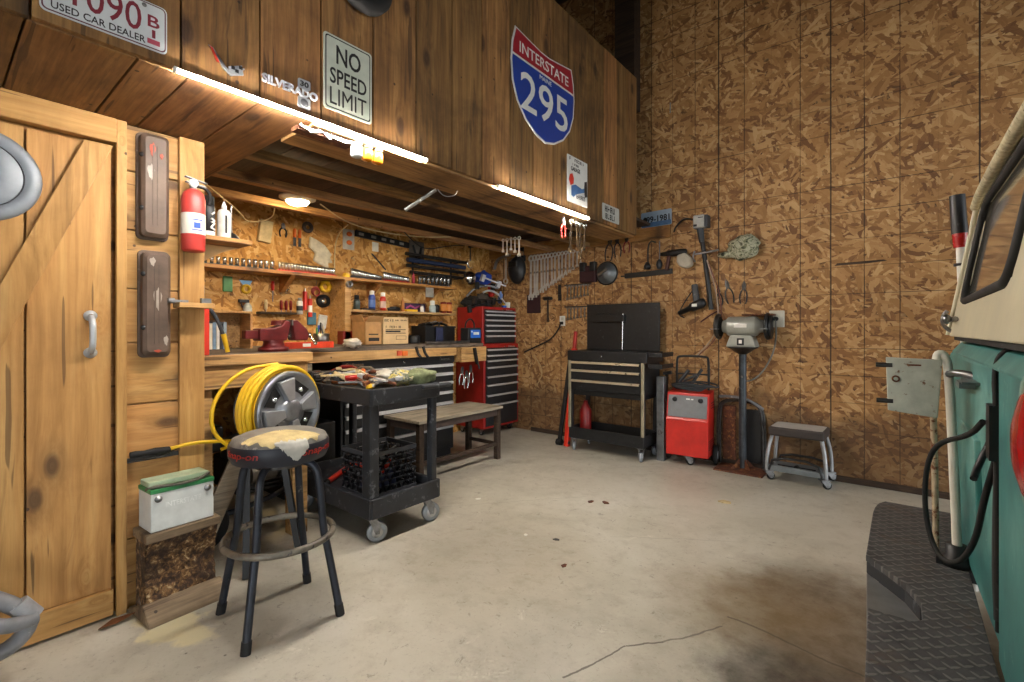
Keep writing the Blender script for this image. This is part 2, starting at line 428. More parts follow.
# ------------------------------------------------------------------ walls, ceiling, opening
BW, LW, DW, LF = 4.57, -4.05, -2.554, -1.9      # back wall y, bench wall x, door wall x, loft front x
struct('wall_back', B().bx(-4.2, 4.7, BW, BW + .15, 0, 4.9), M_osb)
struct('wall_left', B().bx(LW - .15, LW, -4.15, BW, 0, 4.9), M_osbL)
b = B().bx(4.6, 4.75, 4.5, BW, 0, 4.9); b.bx(4.6, 4.75, -4, .2, 0, 4.9); b.bx(4.6, 4.75, .2, 4.5, 2.4, 4.9)
struct('wall_right', b, M_darkwood)
b = B().bx(-4.2, .2, -4.15, -4.0, 0, 4.9); b.bx(3.8, 4.75, -4.15, -4.0, 0, 4.9); b.bx(.2, 3.8, -4.15, -4.0, 2.2, 4.9)      # unseen opening added behind the camera to let daylight in
struct('wall_front', b, M_darkwood)
struct('ceiling', B().bx(-4.3, 4.8, -4.2, 4.8, 4.9, 5.0), M_darkwood)
struct('trim_1', B().bx(-2.25, -2.04, BW - .14, BW, 3.4, 4.9), M_darkwood)          # post above the loft
struct('trim_2', B().bx(-4.05, -1.72, BW - .04, BW, 2.09, 2.212), wood('header_pine', '#8a5c2c', '#b07c42', '#c4935a', 'x', .3, .65, .35, '#4a2f16'), bev=.004)  # header board
struct('baseboard_back', B().bx(-3.4, 4.5, BW - .03, BW, 0, .045), M_darkwood, bev=.004)

# door-side plank wall
b = B()
zs = [0, .30, .626, .873, 1.137, 1.368, 1.62, 1.872, 2.07]
for z0, z1 in zip(zs, zs[1:]): b.bx(DW - .03, DW, .54, .74, z0 + .003, z1 - .003)
b.bx(DW - .05, DW - .03, -4, .83, 0, 2.07)
b.bx(LW, DW - .05, .76, .80, 0, 2.16)
struct('wall_door_side', b, M_doorY, bev=.003)
b = B().bx(DW, DW + .025, .507, .542, 0, 2.07)
struct('trim_3', b, M_door, bev=.003)
struct('trim_4', B().bx(DW - .02, DW + .022, .732, .832, 0, 2.07), M_door, bev=.003)
struct('trim_5', B().bx(DW - .02, DW + .03, -1.2, .507, 1.968, 2.07), M_doorY, bev=.004)
# plank door with brace
b = B(); ys = [-.62, -.37, -.19, .02, .241, .497]
for y0, y1 in zip(ys, ys[1:]): b.bx(DW - .03, DW, y0 + .004, y1 - .003, .012, 1.955)
door = struct('door_1', b, M_door, bev=.003)
b = B()
b.prism([(.496, 1.955), (.405, 1.955), (-.30, .12), (-.205, .12)], DW, DW + .024, 'yz')
struct('brace', b, M_door, door, bev=.003)
struct('bottom_rail', B().bx(DW, DW + .026, -.62, .497, .012, .118), M_doorY, door, bev=.003)
b = B()
hy, hz = .428, 1.175
for z in (hz + .075, hz - .075): b.lathe([(0, 0), (.022, 0), (.022, .004), (.012, .008), (.007, .02)], (DW, hy, z), (1, 0, 0), 14)
b.tube([(DW + .012, hy, hz + .07), (DW + .045, hy, hz + .05), (DW + .05, hy, hz), (DW + .045, hy, hz - .05), (DW + .012, hy, hz - .07)], .011, 10)
h = struct('pull_handle', b, pm('#b9bdc0', .4, .3, .1), door)

# ------------------------------------------------------------------ loft
ys = [-1.8, -1.5, -1.25, -1.0, -.75, -.5, -.25, 0, .19, .553, .812, 1.06, 1.317, 1.571, 1.821, 2.062, 2.321, 2.563, 2.8, 2.998, 3.287, 3.548, 3.781, 3.976, 4.18]
b = B()
for y0, y1 in zip(ys, ys[1:]): b.bx(LF - .025, LF, y0 + .003, y1 - .003, 2.075 + random.uniform(-.003, .003), 3.53 + random.uniform(-.004, .004))
struct('wall_loft', b, M_loft, bev=.002)
b = B()
ys = [-1.8, -1.5, -1.25, -1.0, -.75, -.5, -.25, -.05, .182, .439, .584, .82, 1.04]
for y0, y1 in zip(ys, ys[1:]): b.bx(DW - (1.45 if y0 > .8 else .05), LF - .026, y0 + .003, y1 - .003, 2.072, 2.095)
struct('ceiling_soffit', b, M_soffit, bev=.002)
struct('trim_6', B().bx(LF - .32, LF - .026, 1.04, 4.18, 2.06, 2.085), M_joist, bev=.003)
b = B()
for x in (-2.62, -3.07, -3.52): b.bx(x - .03, x + .03, 1.04, BW - .05, 2.085, 2.135)
struct('trim_7', b, M_joist, bev=.003)
b = B()
for i in range(14): b.bx(-4.05, LF - .03, .8 + i * .27, .8 + i * .27 + .266, 2.235, 2.26)
struct('ceiling_loft_floor', b, M_darkwood)
b = B().bx(-4.05, LF - .03, -1.8, 4.18, 3.50, 3.53); b.bx(-4.05, LF - .03, 4.15, 4.18, 2.19, 3.5)
struct('wall_loft_top', b, M_darkwood)

# ------------------------------------------------------------------ lamps
LED = emis('led_glow', '#fff5ea', 720)
def led(y0, y1, lab):
    t = thing('led_strip_light', lab, 'light', (LF + .012, (y0 + y1) / 2, 2.065), 0, 'strip lights along the loft edge')
    h_ = (y1 - y0) / 2
    obj('housing', B().bx(-.012, .003, -h_, h_, .003, .008), WHT, t)
    obj('diffuser', B().cyl((0, -h_ + .004, 0), (0, h_ - .004, 0), .0065, n=12), LED, t)
    for e in (-1, 1): obj('end_cap', B().bx(-.012, .008, e * h_ - .004, e * h_ + .004, -.008, .009), WHT, t)
led(.533, 1.63, 'long glowing LED strip light under the plank signs, nearer the door')
led(2.196, 3.271, 'glowing LED strip light beneath the interstate shield, nearer the corner')
t = thing('ceiling_light', 'round warm dome light shining on the joists above the bench', 'light', (-3.30, 1.665, 2.13), 0)
obj('base_ring', B().lathe([(0, 0), (.12, 0), (.12, -.012), (.08, -.022), (.076, -.03)], n=28), WHT, t)
obj('glowing_lens', B().lathe([(.076, -.028), (.066, -.045), (.04, -.055), (.0001, -.058)], n=28), emis('warm_glow', '#ffdfa6', 190), t)

# unseen fill lamps added under the roof to brighten the room
FILL = emis('fill_tube_glow', '#fff3e2', 3)
for x, y, l in ((-.4, .4, 'unseen fill lamp added over the middle of the floor'), (1.2, 3.0, 'unseen fill lamp added over the parked truck'), (-1.0, -2.2, 'unseen fill lamp added near the front wall')):
    t = thing('added_fill_lamp', l, 'light', (x, y, 3.9), 0, 'added fill lamps')
    obj('reflector', B().prism([(-.16, 0), (-.08, .07), (.08, .07), (.16, 0), (.15, 0), (.075, .06), (-.075, .06), (-.15, 0)], -.62, .62), WHT, t)
    for e in (-.05, .05): obj('tube', B().cyl((e, -.6, .025), (e, .6, .025), .014, n=10), FILL, t)
    for e in (-.5, .5): obj('chain', B().cyl((0, e, .07), (0, e, 1.0), .004, n=6), STL, t)

# ------------------------------------------------------------------ world and camera
w = bpy.data.worlds.new('world'); sc.world = w; w.use_nodes = True
nt = w.node_tree; nt.nodes.clear()
bg = nt.nodes.new('ShaderNodeBackground'); ow = nt.nodes.new('ShaderNodeOutputWorld')
bg.inputs[0].default_value = (.93, .97, 1.0, 1); bg.inputs[1].default_value = 10.5
nt.links.new(bg.outputs[0], ow.inputs[0])
def portal(name, loc, rot, w_, h_):      # guides the sky light through a wall opening
    li = bpy.data.lights.new(name, 'AREA'); li.shape = 'RECTANGLE'; li.size = w_; li.size_y = h_; li.cycles.is_portal = True
    lo = bpy.data.objects.new(name, li); COL.objects.link(lo); lo.location = loc; lo.rotation_euler = rot
portal('side_door_daylight', (4.62, 2.35, 1.2), (PI / 2, 0, PI / 2), 4.3, 2.4)
portal('added_opening_daylight', (2.0, -4.02, 1.1), (-PI / 2, 0, 0), 3.6, 2.2)  # serves the added opening in the front wall

cam = bpy.data.cameras.new('camera'); co = bpy.data.objects.new('camera', cam); COL.objects.link(co)
co.location = (0, 0, 1.19); co.rotation_euler = (PI / 2, 0, math.atan(388 / 478))
cam.sensor_width = 36; cam.lens = 36 * 478 / 1024; cam.shift_y = -10.5 / 1024; cam.clip_start = .02
sc.camera = co
sc.view_settings.view_transform = 'Standard'; sc.view_settings.look = 'None'; sc.view_settings.gamma = 1
sc.view_settings.use_curve_mapping = False; sc.view_settings.exposure = -0.2
sc.cycles.use_denoising = True
sc.cycles.max_bounces = 8; sc.cycles.diffuse_bounces = 4
def drawer_stack(t, x0, x1, zs, y, mat, hmat, gap=.006, hh=.018):
    """drawers on a front at local y, each with a full-width pull rail; zs = list of z edges from the top down"""
    for za, zb in zip(zs, zs[1:]):
        d = obj('drawer', B().bx(x0, x1, y - .012, y, zb + gap / 2, za - gap / 2), mat, t, bev=.002)
        obj('pull_rail', B().prism([(y - .012, za - gap), (y - .030, za - gap - .002), (y - .033, za - gap - hh), (y - .026, za - gap - hh), (y - .024, za - gap - .008), (y - .012, za - gap - .010)], x0 + .004, x1 - .004, 'yz'), hmat, d)

def caster(t, x, y, r=.045, w=.026, rz=0, matw=None, h=None, plate=True):
    h = h or r * 2 + .03
    c, s = math.cos(rz), math.sin(rz)
    b = B(); b.M = Matrix.Translation((x, y, 0)) @ Matrix.Rotation(rz, 4, 'Z')
    ox = .02
    for e in (-1, 1):
        b.prism([(ox - .012, r - .012), (ox + .012, r - .012), (ox + .02, r * 1.7), (ox - .01, h - .008), (-.03, h - .008)], e * (w / 2 + .005) - .0015, e * (w / 2 + .005) + .0015)
    b.bx(-.032, .032, -.03, .03, h - .01, h); b.cyl((ox, -w / 2 - .012, r), (ox, w / 2 + .012, r), .006, n=8)
    cs = obj('caster', b, STL, t)
    b = B(); b.M = Matrix.Translation((x, y, 0)) @ Matrix.Rotation(rz, 4, 'Z')
    b.lathe([(r * .35, -w / 2), (r * .8, -w / 2), (r, -w / 2 + .005), (r, w / 2 - .005), (r * .8, w / 2), (r * .35, w / 2)], (ox, 0, r), (0, 1, 0), 24)
    o = obj('wheel', b, matw or RUB, cs)
    b = B(); b.M = Matrix.Translation((x, y, 0)) @ Matrix.Rotation(rz, 4, 'Z')
    b.lathe([(.0001, -w / 2 - .002), (r * .55, -w / 2 - .002), (r * .6, 0), (r * .55, w / 2 + .002), (.0001, w / 2 + .002)], (ox, 0, r), (0, 1, 0), 20)
    obj('hub', b, ALU, o)

# ------------------------------------------------------------------ workbench
t = thing('workbench', 'long wooden workbench along the strand board wall with a stepped pine front', 'workbench', (-3.6, 2.2, 0))
def rel(x, y, z): return (x + 3.6, y - 2.2, z)
b = B(); b.bx(LW + 3.6 + .002, -2.72 + 3.6, .842 - 2.2, 1.44 - 2.2, 1.03, 1.066); b.bx(LW + 3.6 + .002, -3.3 + 3.6, 1.441 - 2.2, 3.60 - 2.2, 1.03, 1.066)
obj('bench_top', b, M_benchtop, t, bev=.003)
obj('front_beam', B().bx(.88, .92, -1.356, -.755, 1.01, 1.064), M_pine, t, bev=.004)
obj('front_skirt', B().bx(.85, .90, -1.356, -.79, .89, 1.008), M_pine, t, bev=.004)
obj('side_skirt', B().bx(.30, .88, -.80, -.765, .93, 1.03), M_pineX, t, bev=.004)
obj('front_beam', B().bx(.28, .325, -.755, 1.0, .955, 1.03), M_pine, t, bev=.004)
obj('front_beam', B().bx(.28, .325, -.755, -.44, .84, .953), M_greyboard, t, bev=.004)
obj('corner_block', B().bx(.20, .345, 1.045, 1.40, .885, 1.028), M_pine, t, bev=.006)
for x, y in ((.82, -1.31), (.83, -.81), (-.38, 1.35), (-.38, -1.3)):
    obj('post', B().bx(x - .045, x + .045, y - .045, y + .045, 0, 1.03), M_pine if x > .3 else M_darkwood, t, bev=.003)

# shelves on the bench wall
def shelf(name, lab, x0, x1, y0, y1, z, th, mat, br=()):
    t = thing(name, lab, 'shelf', ((x0 + x1) / 2, (y0 + y1) / 2, z))
    hx_, hy_ = (x1 - x0) / 2, (y1 - y0) / 2
    obj('board', B().bx(-hx_, hx_, -hy_, hy_, 0, th), mat, t, bev=.002)
    for yy in br:
        y_ = yy - (y0 + y1) / 2
        obj('bracket', B().prism([(-hx_, -.002), (-hx_, -.14), (-hx_ + .03, -.14), (hx_ - .04, -.002)], y_ - .018, y_ + .018), mat, t) if 0 else \
        obj('bracket', B().add([(-hx_, y_ - .018, -.001), (-hx_, y_ - .018, -.13), (-hx_ + .03, y_ - .018, -.13), (hx_ - .03, y_ - .018, -.001), (-hx_, y_ + .018, -.001), (-hx_, y_ + .018, -.13), (-hx_ + .03, y_ + .018, -.13), (hx_ - .03, y_ + .018, -.001)], [(0, 1, 2, 3), (7, 6, 5, 4), (0, 4, 5, 1), (1, 5, 6, 2), (2, 6, 7, 3), (3, 7, 4, 0)]), mat, t)
    return t
M_shelf = wood('shelf_varnished', '#8d5a28', '#b37a3c', '#c98f4e', 'y', .3, .5, .25, '#4a2c12')
shelf('wall_shelf', 'long varnished wall shelf carrying the rows of sockets', LW - .001, -3.80, .90, 3.72, 1.640, .025, M_shelf, (1.9, 2.75, 3.5))
shelf('wall_shelf', 'short wall shelf with the spray cans and tins above the cardboard boxes', LW - .001, -3.82, 2.41, 3.72, 1.357, .024, M_pine, (2.6,))
shelf('wall_shelf', 'tiny wall shelf behind the red vise holding small screwdrivers', LW - .001, -3.97, 1.70, 2.0, 1.325, .018, M_darkwood)
ts = shelf('wall_shelf', 'little wood shelf under the spray cans beside the fire extinguisher', -2.80, -2.60, .85, 1.075, 1.632, .022, M_shelf)
obj('gusset', B().prism([(-.112, -.002), (.10, -.002), (.02, -.035), (-.112, -.12)], -.06, -.045, 'yz'), CARDL, ts)
tag(obj('divider_post', B().bx(LW - .001, -3.80, 2.345, 2.405, 1.0665, 1.6395), M_pine, bev=.003), 'upright pine divider board between bench top and socket shelf', 'post')

# ------------------------------------------------------------------ black tool chest under the bench
t = thing('tool_chest', 'wide black tool chest with silver drawer pulls built in under the bench', 'tool chest', (-3.34, 2.63, 0), PI / 2)
obj('cabinet', B().bx(-.60, .60, .012, .5, .06, .95), BLK, t, bev=.006)
obj('lid_front', B().bx(-.598, .598, -.004, .012, .885, .948), BLK, t, bev=.003)
drawer_stack(t, -.575, .575, [.882, .80, .715, .625, .525, .42, .30, .10], .010, BLK, PULL, hh=.026)
b = B().text('Craftsman', -.49, .917, .16, .035, -.005, .001); b.text('Craftsman', .47, .925, .13, .028, -.005, .001)
obj('lettering', b, CHR, t)
obj('lock', B().lathe([(0, .004), (.009, .003), (.009, 0)], (0, -.004, .915), (0, -1, 0), 12), CHR, t)
obj('plinth', B().bx(-.58, .58, .03, .48, .0, .06), BLK, t)

# ------------------------------------------------------------------ red tool chests in the corner
def red_chest(name, lab, loc, w, d, h, z0, zs, feet, word):
    t = thing(name, lab, 'tool chest', loc, PI / 2)
    b = B(); b.bx(-w / 2, w / 2, .0, d, z0, h)
    obj('body', b, pm('#a3231e', .38, 0, .2, 9), t, bev=.006)
    obj('front_recess', B().bx(-w / 2 + .03, w / 2 - .03, -.002, .004, zs[-1] - .012, zs[0] + .008), BLK, t)
    drawer_stack(t, -w / 2 + .035, w / 2 - .035, zs, 0.0, pm('#232529', .45, 0, .2, 12), PULL, hh=.019)
    obj('lettering', B().text(word, w / 2 - .13, h - .03, .12, .02, -.001, .0012), ALU, t)
    obj('lock', B().lathe([(0, .005), (.01, .004), (.01, 0)], (.06, 0, h - .03), (0, -1, 0), 12), CHR, t)
    if feet:
        for x in (-w / 2 + .06, w / 2 - .06):
            for y in (.07, d - .07): caster(t, x, y, .034, .024, PI / 2, h=z0)
        obj('side_handle', B().tube([(-w / 2, .12, .96), (-w / 2 - .035, .13, .96), (-w / 2 - .035, .3, .96), (-w / 2, .31, .96)], .008), CHR, t)
    return t
red_chest('rolling_tool_cabinet', 'red rolling tool cabinet with black drawers standing in the corner', (-3.6, 4.245, 0), .62, .44, 1.035, .085, [.985, .92, .86, .785, .68, .585, .47, .36, .12], True, 'Craftsman')
red_chest('top_tool_chest', 'smaller red tool chest stacked on the rolling cabinet in the corner', (-3.62, 4.235, 1.0355), .60, .40, .425, 0.0, [.385, .345, .285, .225, .165, .105, .02], False, 'Craftsman')

# ------------------------------------------------------------------ low bench
t = thing('low_bench', 'low dark wooden bench with a pale worn top in front of the black chest', 'bench', (-3.09, 2.90, 0), 0)
obj('bench_top', B().bx(-.225, .225, -.50, .50, .465, .49), M_greyboard, t, bev=.004)
b = B()
b.bx(.185, .205, -.48, .48, .405, .464); b.bx(-.205, -.185, -.48, .48, .405, .464); b.bx(-.185, .185, -.48, -.46, .405, .464); b.bx(-.185, .185, .46, .48, .405, .464)
obj('apron', b, pm('#453832', .6, 0, .25), t, bev=.003)
for x in (-.185, .185):
    for y in (-.46, .46): obj('leg', B().bx(x - .024, x + .024, y - .024, y + .024, 0, .464), M_darkwood, t, bev=.004)
obj('stretcher', B().bx(.17, .20, -.44, .44, .125, .155), M_darkwood, t, bev=.003)
for y in (-.46, .46): obj('stretcher', B().bx(-.16, .16, y - .012, y + .012, .125, .155), M_darkwood, t, bev=.003)

# ------------------------------------------------------------------ black two-shelf utility cart
t = thing('utility_cart', 'black plastic two-shelf utility cart heaped with tools behind the stool', 'cart', (-2.72, 1.79, 0))
CW, CL = .47, .245      # half length along x, half width along y
b = B()
b.bx(-CW, CW, -CL, CL, .825, .838)
for y in (-CL, CL): b.bx(-CW - .006, CW + .006, y - .012, y + .012, .775, .865)
for x in (-CW, CW): b.bx(x - .012, x + .012, -CL, CL, .775, .865)
obj('top_tray', b, BLKP, t, bev=.005)
b = B()
b.bx(-CW, CW, -CL, CL, .19, .204)
for y in (-CL, CL): b.bx(-CW - .006, CW + .006, y - .014, y + .014, .15, .26)
for x in (-CW, CW): b.bx(x - .014, x + .014, -CL, CL, .15, .26)
obj('bottom_tray', b, BLKP, t, bev=.006)
for x, y in ((CW - .045, -CL + .03), (CW - .03, CL - .025), (-CW + .045, -CL + .03), (-CW + .045, CL - .03)):
    b = B(); r_ = .042 if y < 0 else .028
    b.bx(x - r_, x + r_, y - r_ * .75, y + r_ * .75, .2, .83)
    obj('corner_post', b, BLKP, t, bev=.012)
b = B()
b.tube([(-CW - .0, -.2, .84), (-CW - .03, -.2, .88), (-CW - .045, 0, .89), (-CW - .03, .2, .88), (-CW, .2, .84)], .012)
obj('push_handle', b, BLKP, t)
obj('tray_lip', B().bx(CW - .01, CW + .035, .1, CL + .09, .835, .86), BLKP, t, bev=.01)
for x, y, a in ((CW - .05, -CL + .05, 1.2), (CW - .04, CL - .05, 1.3), (-CW + .08, -CL + .05, 1.0), (-CW + .08, CL - .05, 1.4)):
    caster(t, x, y, .058, .03, a, matw=GLV, h=.15)

# crate on the lower shelf
def crate(lab, loc, rz):
    t = thing('milk_crate', lab, 'crate', loc, rz)
    W, D, H = .15, .165, .265
    b = B()
    for z in (.006, H - .012): 
        for y in (-D, D): b.bx(-W, W, y - .006, y + .006, z - .006, z + .018)
        for x in (-W, W): b.bx(x - .006, x + .006, -D, D, z - .006, z + .018)
    n_ = 7
    for i in range(n_):
        for s_ in (-1, 1):
            q = i / (n_ - 1)
            u0 = -1 + 2 * q
            for dd in (-.35, .35):
                u1 = max(-1, min(1, u0 + dd * 2))
                f_ = (u1 - u0) / (dd * 2)
                for y in (-D, D): b.bar((W * u0, y, .015), (W * u1, y, .015 + (H - .03) * abs(f_)), .007, .007)
                for x in (-W, W): b.bar((x, D * u0, .015), (x, D * u1, .015 + (H - .03) * abs(f_)), .007, .007)
    for i in range(1, 7):
        z = .02 + i * .034
        for y in (-D, D): b.bx(-W, W, y - .003, y + .003, z, z + .007)
        for x in (-W, W): b.bx(x - .003, x + .003, -D, D, z, z + .007)
    obj('lattice_sides', b, pm('#474a50', .42), t)
    obj('crate_base', B().bx(-W, W, -D, D, 0, .008), BLK, t)
    return t
crate('black lattice milk crate on the lower shelf of the utility cart', (-2.53, 1.80, .2045), 0)
i = 0
for x, y, z, c, l, rr in ((-2.56, 1.75, .33, REDB, 'red handled tool lying low in the milk crate', (.8, .3, .4)), (-2.48, 1.85, .38, REDB, 'red handled tool tilted up in the milk crate', (.4, -.9, 1.2)), (-2.46, 1.78, .43, ALU, 'silver bar poking out of the milk crate', (.2, -.6, .9))):
    b = B(); b.cyl((-.10, 0, 0), (.0, 0, 0), .012, .014); b.m = 1; b.cyl((0, 0, 0), (.09, 0, 0), .006)
    o = obj('hand_tool', b, [c, ALU], loc=(x, y, z), rot=rr); tag(o, l, 'tool')
b = B(); b.bx(-.05, .05, -.1, .1, 0, .10)
tag(obj('parts_box', b, pm('#2b3350'), loc=(-2.54, 1.80, .214), bev=.006), 'small navy box at the bottom of the milk crate', 'box')
t = thing('floor_jack_handle', 'orange-red bar lying on the lower shelf of the utility cart', 'bar', (-2.95, 1.78, .2045), 2.2)
obj('shaft', B().cyl((-.19, 0, .018), (.19, 0, .018), .018, n=12), REDB, t)
obj('grip', B().cyl((-.24, 0, .018), (-.19, 0, .018), .021, n=12), RUB, t)

# ------------------------------------------------------------------ shop stool
t = thing('shop_stool', 'round shop stool with a torn padded seat on four dark tubular legs', 'stool', (-2.02, .945, 0))
prof = [(.0001, .655), (.155, .655), (.178, .662), (.190, .69), (.190, .725), (.178, .75), (.146, .763), (.073, .770), (.0001, .772)]
seat = obj('seat', B().lathe(prof, n=48), GVIN, t)
obj('seat_band', B().lathe([(.1785, .661), (.1915, .688), (.1915, .726), (.188, .735)], n=48), pm('#1c1f2a', .5), seat)
def on_seat(a, q, off=.002):
    """a point of the padded surface: q 0..1 from the centre over the edge and down the side"""
    P = [(.0001, .772), (.073, .770), (.146, .763), (.178, .75), (.1905, .725), (.1905, .69), (.178, .662)]
    q = max(0, min(.999, q)) * 6; i_ = int(q); f_ = q - i_
    r_ = P[i_][0] * (1 - f_) + P[i_ + 1][0] * f_; z_ = P[i_][1] * (1 - f_) + P[i_ + 1][1] * f_
    r_ += off; z_ += off if q < 4 else 0
    return (r_ * math.cos(a), r_ * math.sin(a), z_)
def seat_patch(a0, a1, fin, fout, off, n=40, m=10):
    vs = []; fs = []
    for i_ in range(n + 1):
        a = a0 + (a1 - a0) * i_ / n
        for j in range(m + 1):
            vs.append(on_seat(a, fin(i_ / n) + (fout(i_ / n) - fin(i_ / n)) * j / m, off))
    for i_ in range(n):
        for j in range(m): fs.append((i_ * (m + 1) + j, (i_ + 1) * (m + 1) + j, (i_ + 1) * (m + 1) + j + 1, i_ * (m + 1) + j + 1))
    return B().add(vs, fs, True)
jag = lambda x, k=1: .05 * math.sin(x * 23 * k) + .035 * math.sin(x * 51 * k + 1)
obj('torn_foam', seat_patch(-1.30, .60, lambda x: .04 + jag(x, 1.3) * .4, lambda x: .46 + jag(x) + .09 * math.sin(x * 3.1), .0035), pm('#bba877', .9, 0, .15, 22, '#937d50', .62, .5, 90), seat)
obj('cover_flap', seat_patch(-.55, .12, lambda x: .44 + jag(x) * .5, lambda x: .90 - .62 * abs(x - .62) + jag(x, 1.7) * .25, .005), pm('#b3b1a7', .7), seat)
for ac in (-1.28, .42, 2.1, 3.6):
    b = B(); b.text('Snap-on', 0, .704, .165, .034, 0, .0016, .008, wrap=lambda X, Z, d, ac=ac: ((.1918 + d) * math.cos(ac + (X + .25 * (Z - .704)) / .19), (.1918 + d) * math.sin(ac + (X + .25 * (Z - .704)) / .19), Z))
    obj('seat_lettering', b, pm('#a92a20', .5), seat)
LEGM = pm('#20252f', .38, .3, .3, 16, '#5b5650', .64)
for k in range(4):
    a = math.radians(-52 + 90 * k); c_, s_ = math.cos(a), math.sin(a)
    pts = [(.03, .645), (.10, .645), (.150, .625), (.165, .56), (.182, .36), (.196, .30), (.24, .08), (.252, .012)]
    lg = obj('leg', B().tube([(r_ * c_, r_ * s_, z_) for r_, z_ in pts], .0155, 10), LEGM, t)
    obj('rubber_foot', B().cyl((.2455 * c_, .2455 * s_, .045), (.254 * c_, .254 * s_, 0), .0185, n=12), RUB, lg)
obj('foot_ring', B().torus((0, 0, .335), .207, .0135, n=56, k=10), pm('#7d776c', .45, .5, .3, 14, '#2a2c30', .56), t)
obj('swivel_plate', B().cyl((0, 0, .63), (0, 0, .655), .10, n=20), DST, t)

# ------------------------------------------------------------------ battery on a rusty beam
t = thing('steel_beam', 'short rusty steel beam block standing on the floor under the car battery', 'beam', (-2.455, .703, 0), PI / 2 + .06)
t.scale = (.9, 1, .98)
RF = wood('beam_grey_flange', '#6b5a45', '#8a7459', '#a58c6c', 'x', .4, .7, .4, '#3b2d1f')
obj('top_flange', B().bx(-.155, .155, -.08, .08, .325, .362), RF, t, bev=.005)
obj('bottom_flange', B().prism([(-.135, 0), (.10, 0), (.10, .016), (.05, .03), (-.06, .075), (-.09, .06), (-.135, .018)], -.165, .165, 'yz'), RF, t, bev=.005)
wb = B(); vs = []; fs = []; nx, nz = 44, 36
for i_ in range(nx + 1):
    for j in range(nz + 1):
        x = -.145 + .29 * i_ / nx; z = .018 + .31 * j / nz
        cv = -.075 + .035 * math.sin(PI * j / nz) 
        d = .010 * noise.noise(Vector((x * 22, z * 34, 1))) + .006 * noise.noise(Vector((x * 70, z * 90, 5))) if 1 < j < nz - 1 else 0
        vs.append((x, cv - d, z))
for i_ in range(nx):
    for j in range(nz): fs.append((i_ * (nz + 1) + j, (i_ + 1) * (nz + 1) + j, (i_ + 1) * (nz + 1) + j + 1, i_ * (nz + 1) + j + 1))
wb.add(vs, fs, True); wb.bx(-.145, .145, -.035, .07, .018, .327)
n_ = N('flaking_rust'); co_ = n_.obj()
f1 = n_.noise(co_, 34, 8, .72, .5); f2 = n_.noise(co_, 7, 5, .6, .6)
cl = n_.ramp(f1, [(.3, '#17110c'), (.45, '#3d2817'), (.56, '#7a5932'), (.66, '#c9b187'), (.75, '#ddd3bd')])
cl = n_.mix(n_.ramp(f2, [(.5, 0.), (.6, .8)]), cl, hx('#2e1e14'))
cl = n_.mix(n_.ramp(n_.noise(co_, 5, 4, .6, 1.), [(.60, 0.), (.68, .9)]), cl, hx('#a9a49a'))
obj('rusty_web', wb, n_.finish(cl, .85, 0, f1, .8, .012), t)

t = thing('car_battery', 'white car battery with a green lid standing on the rusty beam block', 'battery', (-2.455, .703, .3560), PI / 2 + .06)
t.scale = (.88, .9, .9)
GW = pm('#c9cdc9', .5, 0, .08)
obj('case', B().bx(-.135, .135, -.07, .085, 0, .19), GW, t, bev=.005)
obj('lid', B().bx(-.137, .137, -.074, .087, .176, .196), pm('#2f7d46', .5), t, bev=.003)
obj('cell_cover', B().bx(-.13, .128, -.03, .08, .196, .222), pm('#a9b99a', .6, 0, .15), t, bev=.004)
for x in (-.105, .105):
    obj('terminal', B().lathe([(.0001, .014), (.008, .014), (.009, .004), (.016, .003), (.016, 0)], (x, -.0695, .15), (0, -1, 0), 16), STL, t)
obj('lettering', B().text('INTERSTATE', 0, .115, .15, .024, -.0695, .0015, .01), pm('#dfe2de', .5), t)
obj('carry_strap', B().tube([(-.138, -.02, .19), (-.12, -.055, .206), (-.03, -.075, .199), (.06, -.076, .203), (.12, -.05, .214), (.138, .0, .205)], .0075, 6), pm('#5b584c', .7), t)

# extension cord on a hubcap reel
t = thing('cord_reel', 'wheel-cover reel wound with yellow extension cord leaning under the bench', 'cord reel', (-2.43, 1.15, .79), 0, rot=(0, 0, PI / 2 + .30))
b = B()
b.lathe([(.0001, .0), (.188, .0), (.196, -.004), (.196, -.022), (.188, -.032), (.172, -.026), (.166, -.012), (.064, -.020), (.06, -.032), (.045, -.046), (.018, -.048), (.0001, -.044)], (0, -.03, 0), (0, 1, 0), 48)
cap = obj('wheel_cover', b, pm('#8d9095', .35, .75, .15), t)
b = B()
for k in range(8):
    a = 2 * PI * k / 8 + .2; da = .17
    if k % 2 == 0:
        p = lambda r_, q: (r_ * math.cos(a + q), -.066 - (.012 if r_ < .1 else 0), r_ * math.sin(a + q))
        q = lambda r_, u: (r_ * math.cos(a + u), -.040, r_ * math.sin(a + u))
        vs = [p(.055, -.35), p(.055, .35), p(.165, .30), p(.165, -.30), q(.055, -.35), q(.055, .35), q(.165, .30), q(.165, -.30)]
        b.add(vs, [(0, 1, 2, 3), (7, 6, 5, 4), (0, 4, 5, 1), (1, 5, 6, 2), (2, 6, 7, 3), (3, 7, 4, 0)])
obj('spoke', b, pm('#a9abae', .35, .7, .1), cap, bev=.004)
b = B()
for k in range(4):
    a = 2 * PI * (2 * k + 1) / 8 + .2
    b.lathe([(.0001, .02), (.010, .016), (.014, 0)], (.115 * math.cos(a), -.045, .115 * math.sin(a)), (0, -1, 0), 12)
obj('lug_cap', b, CHR, cap)
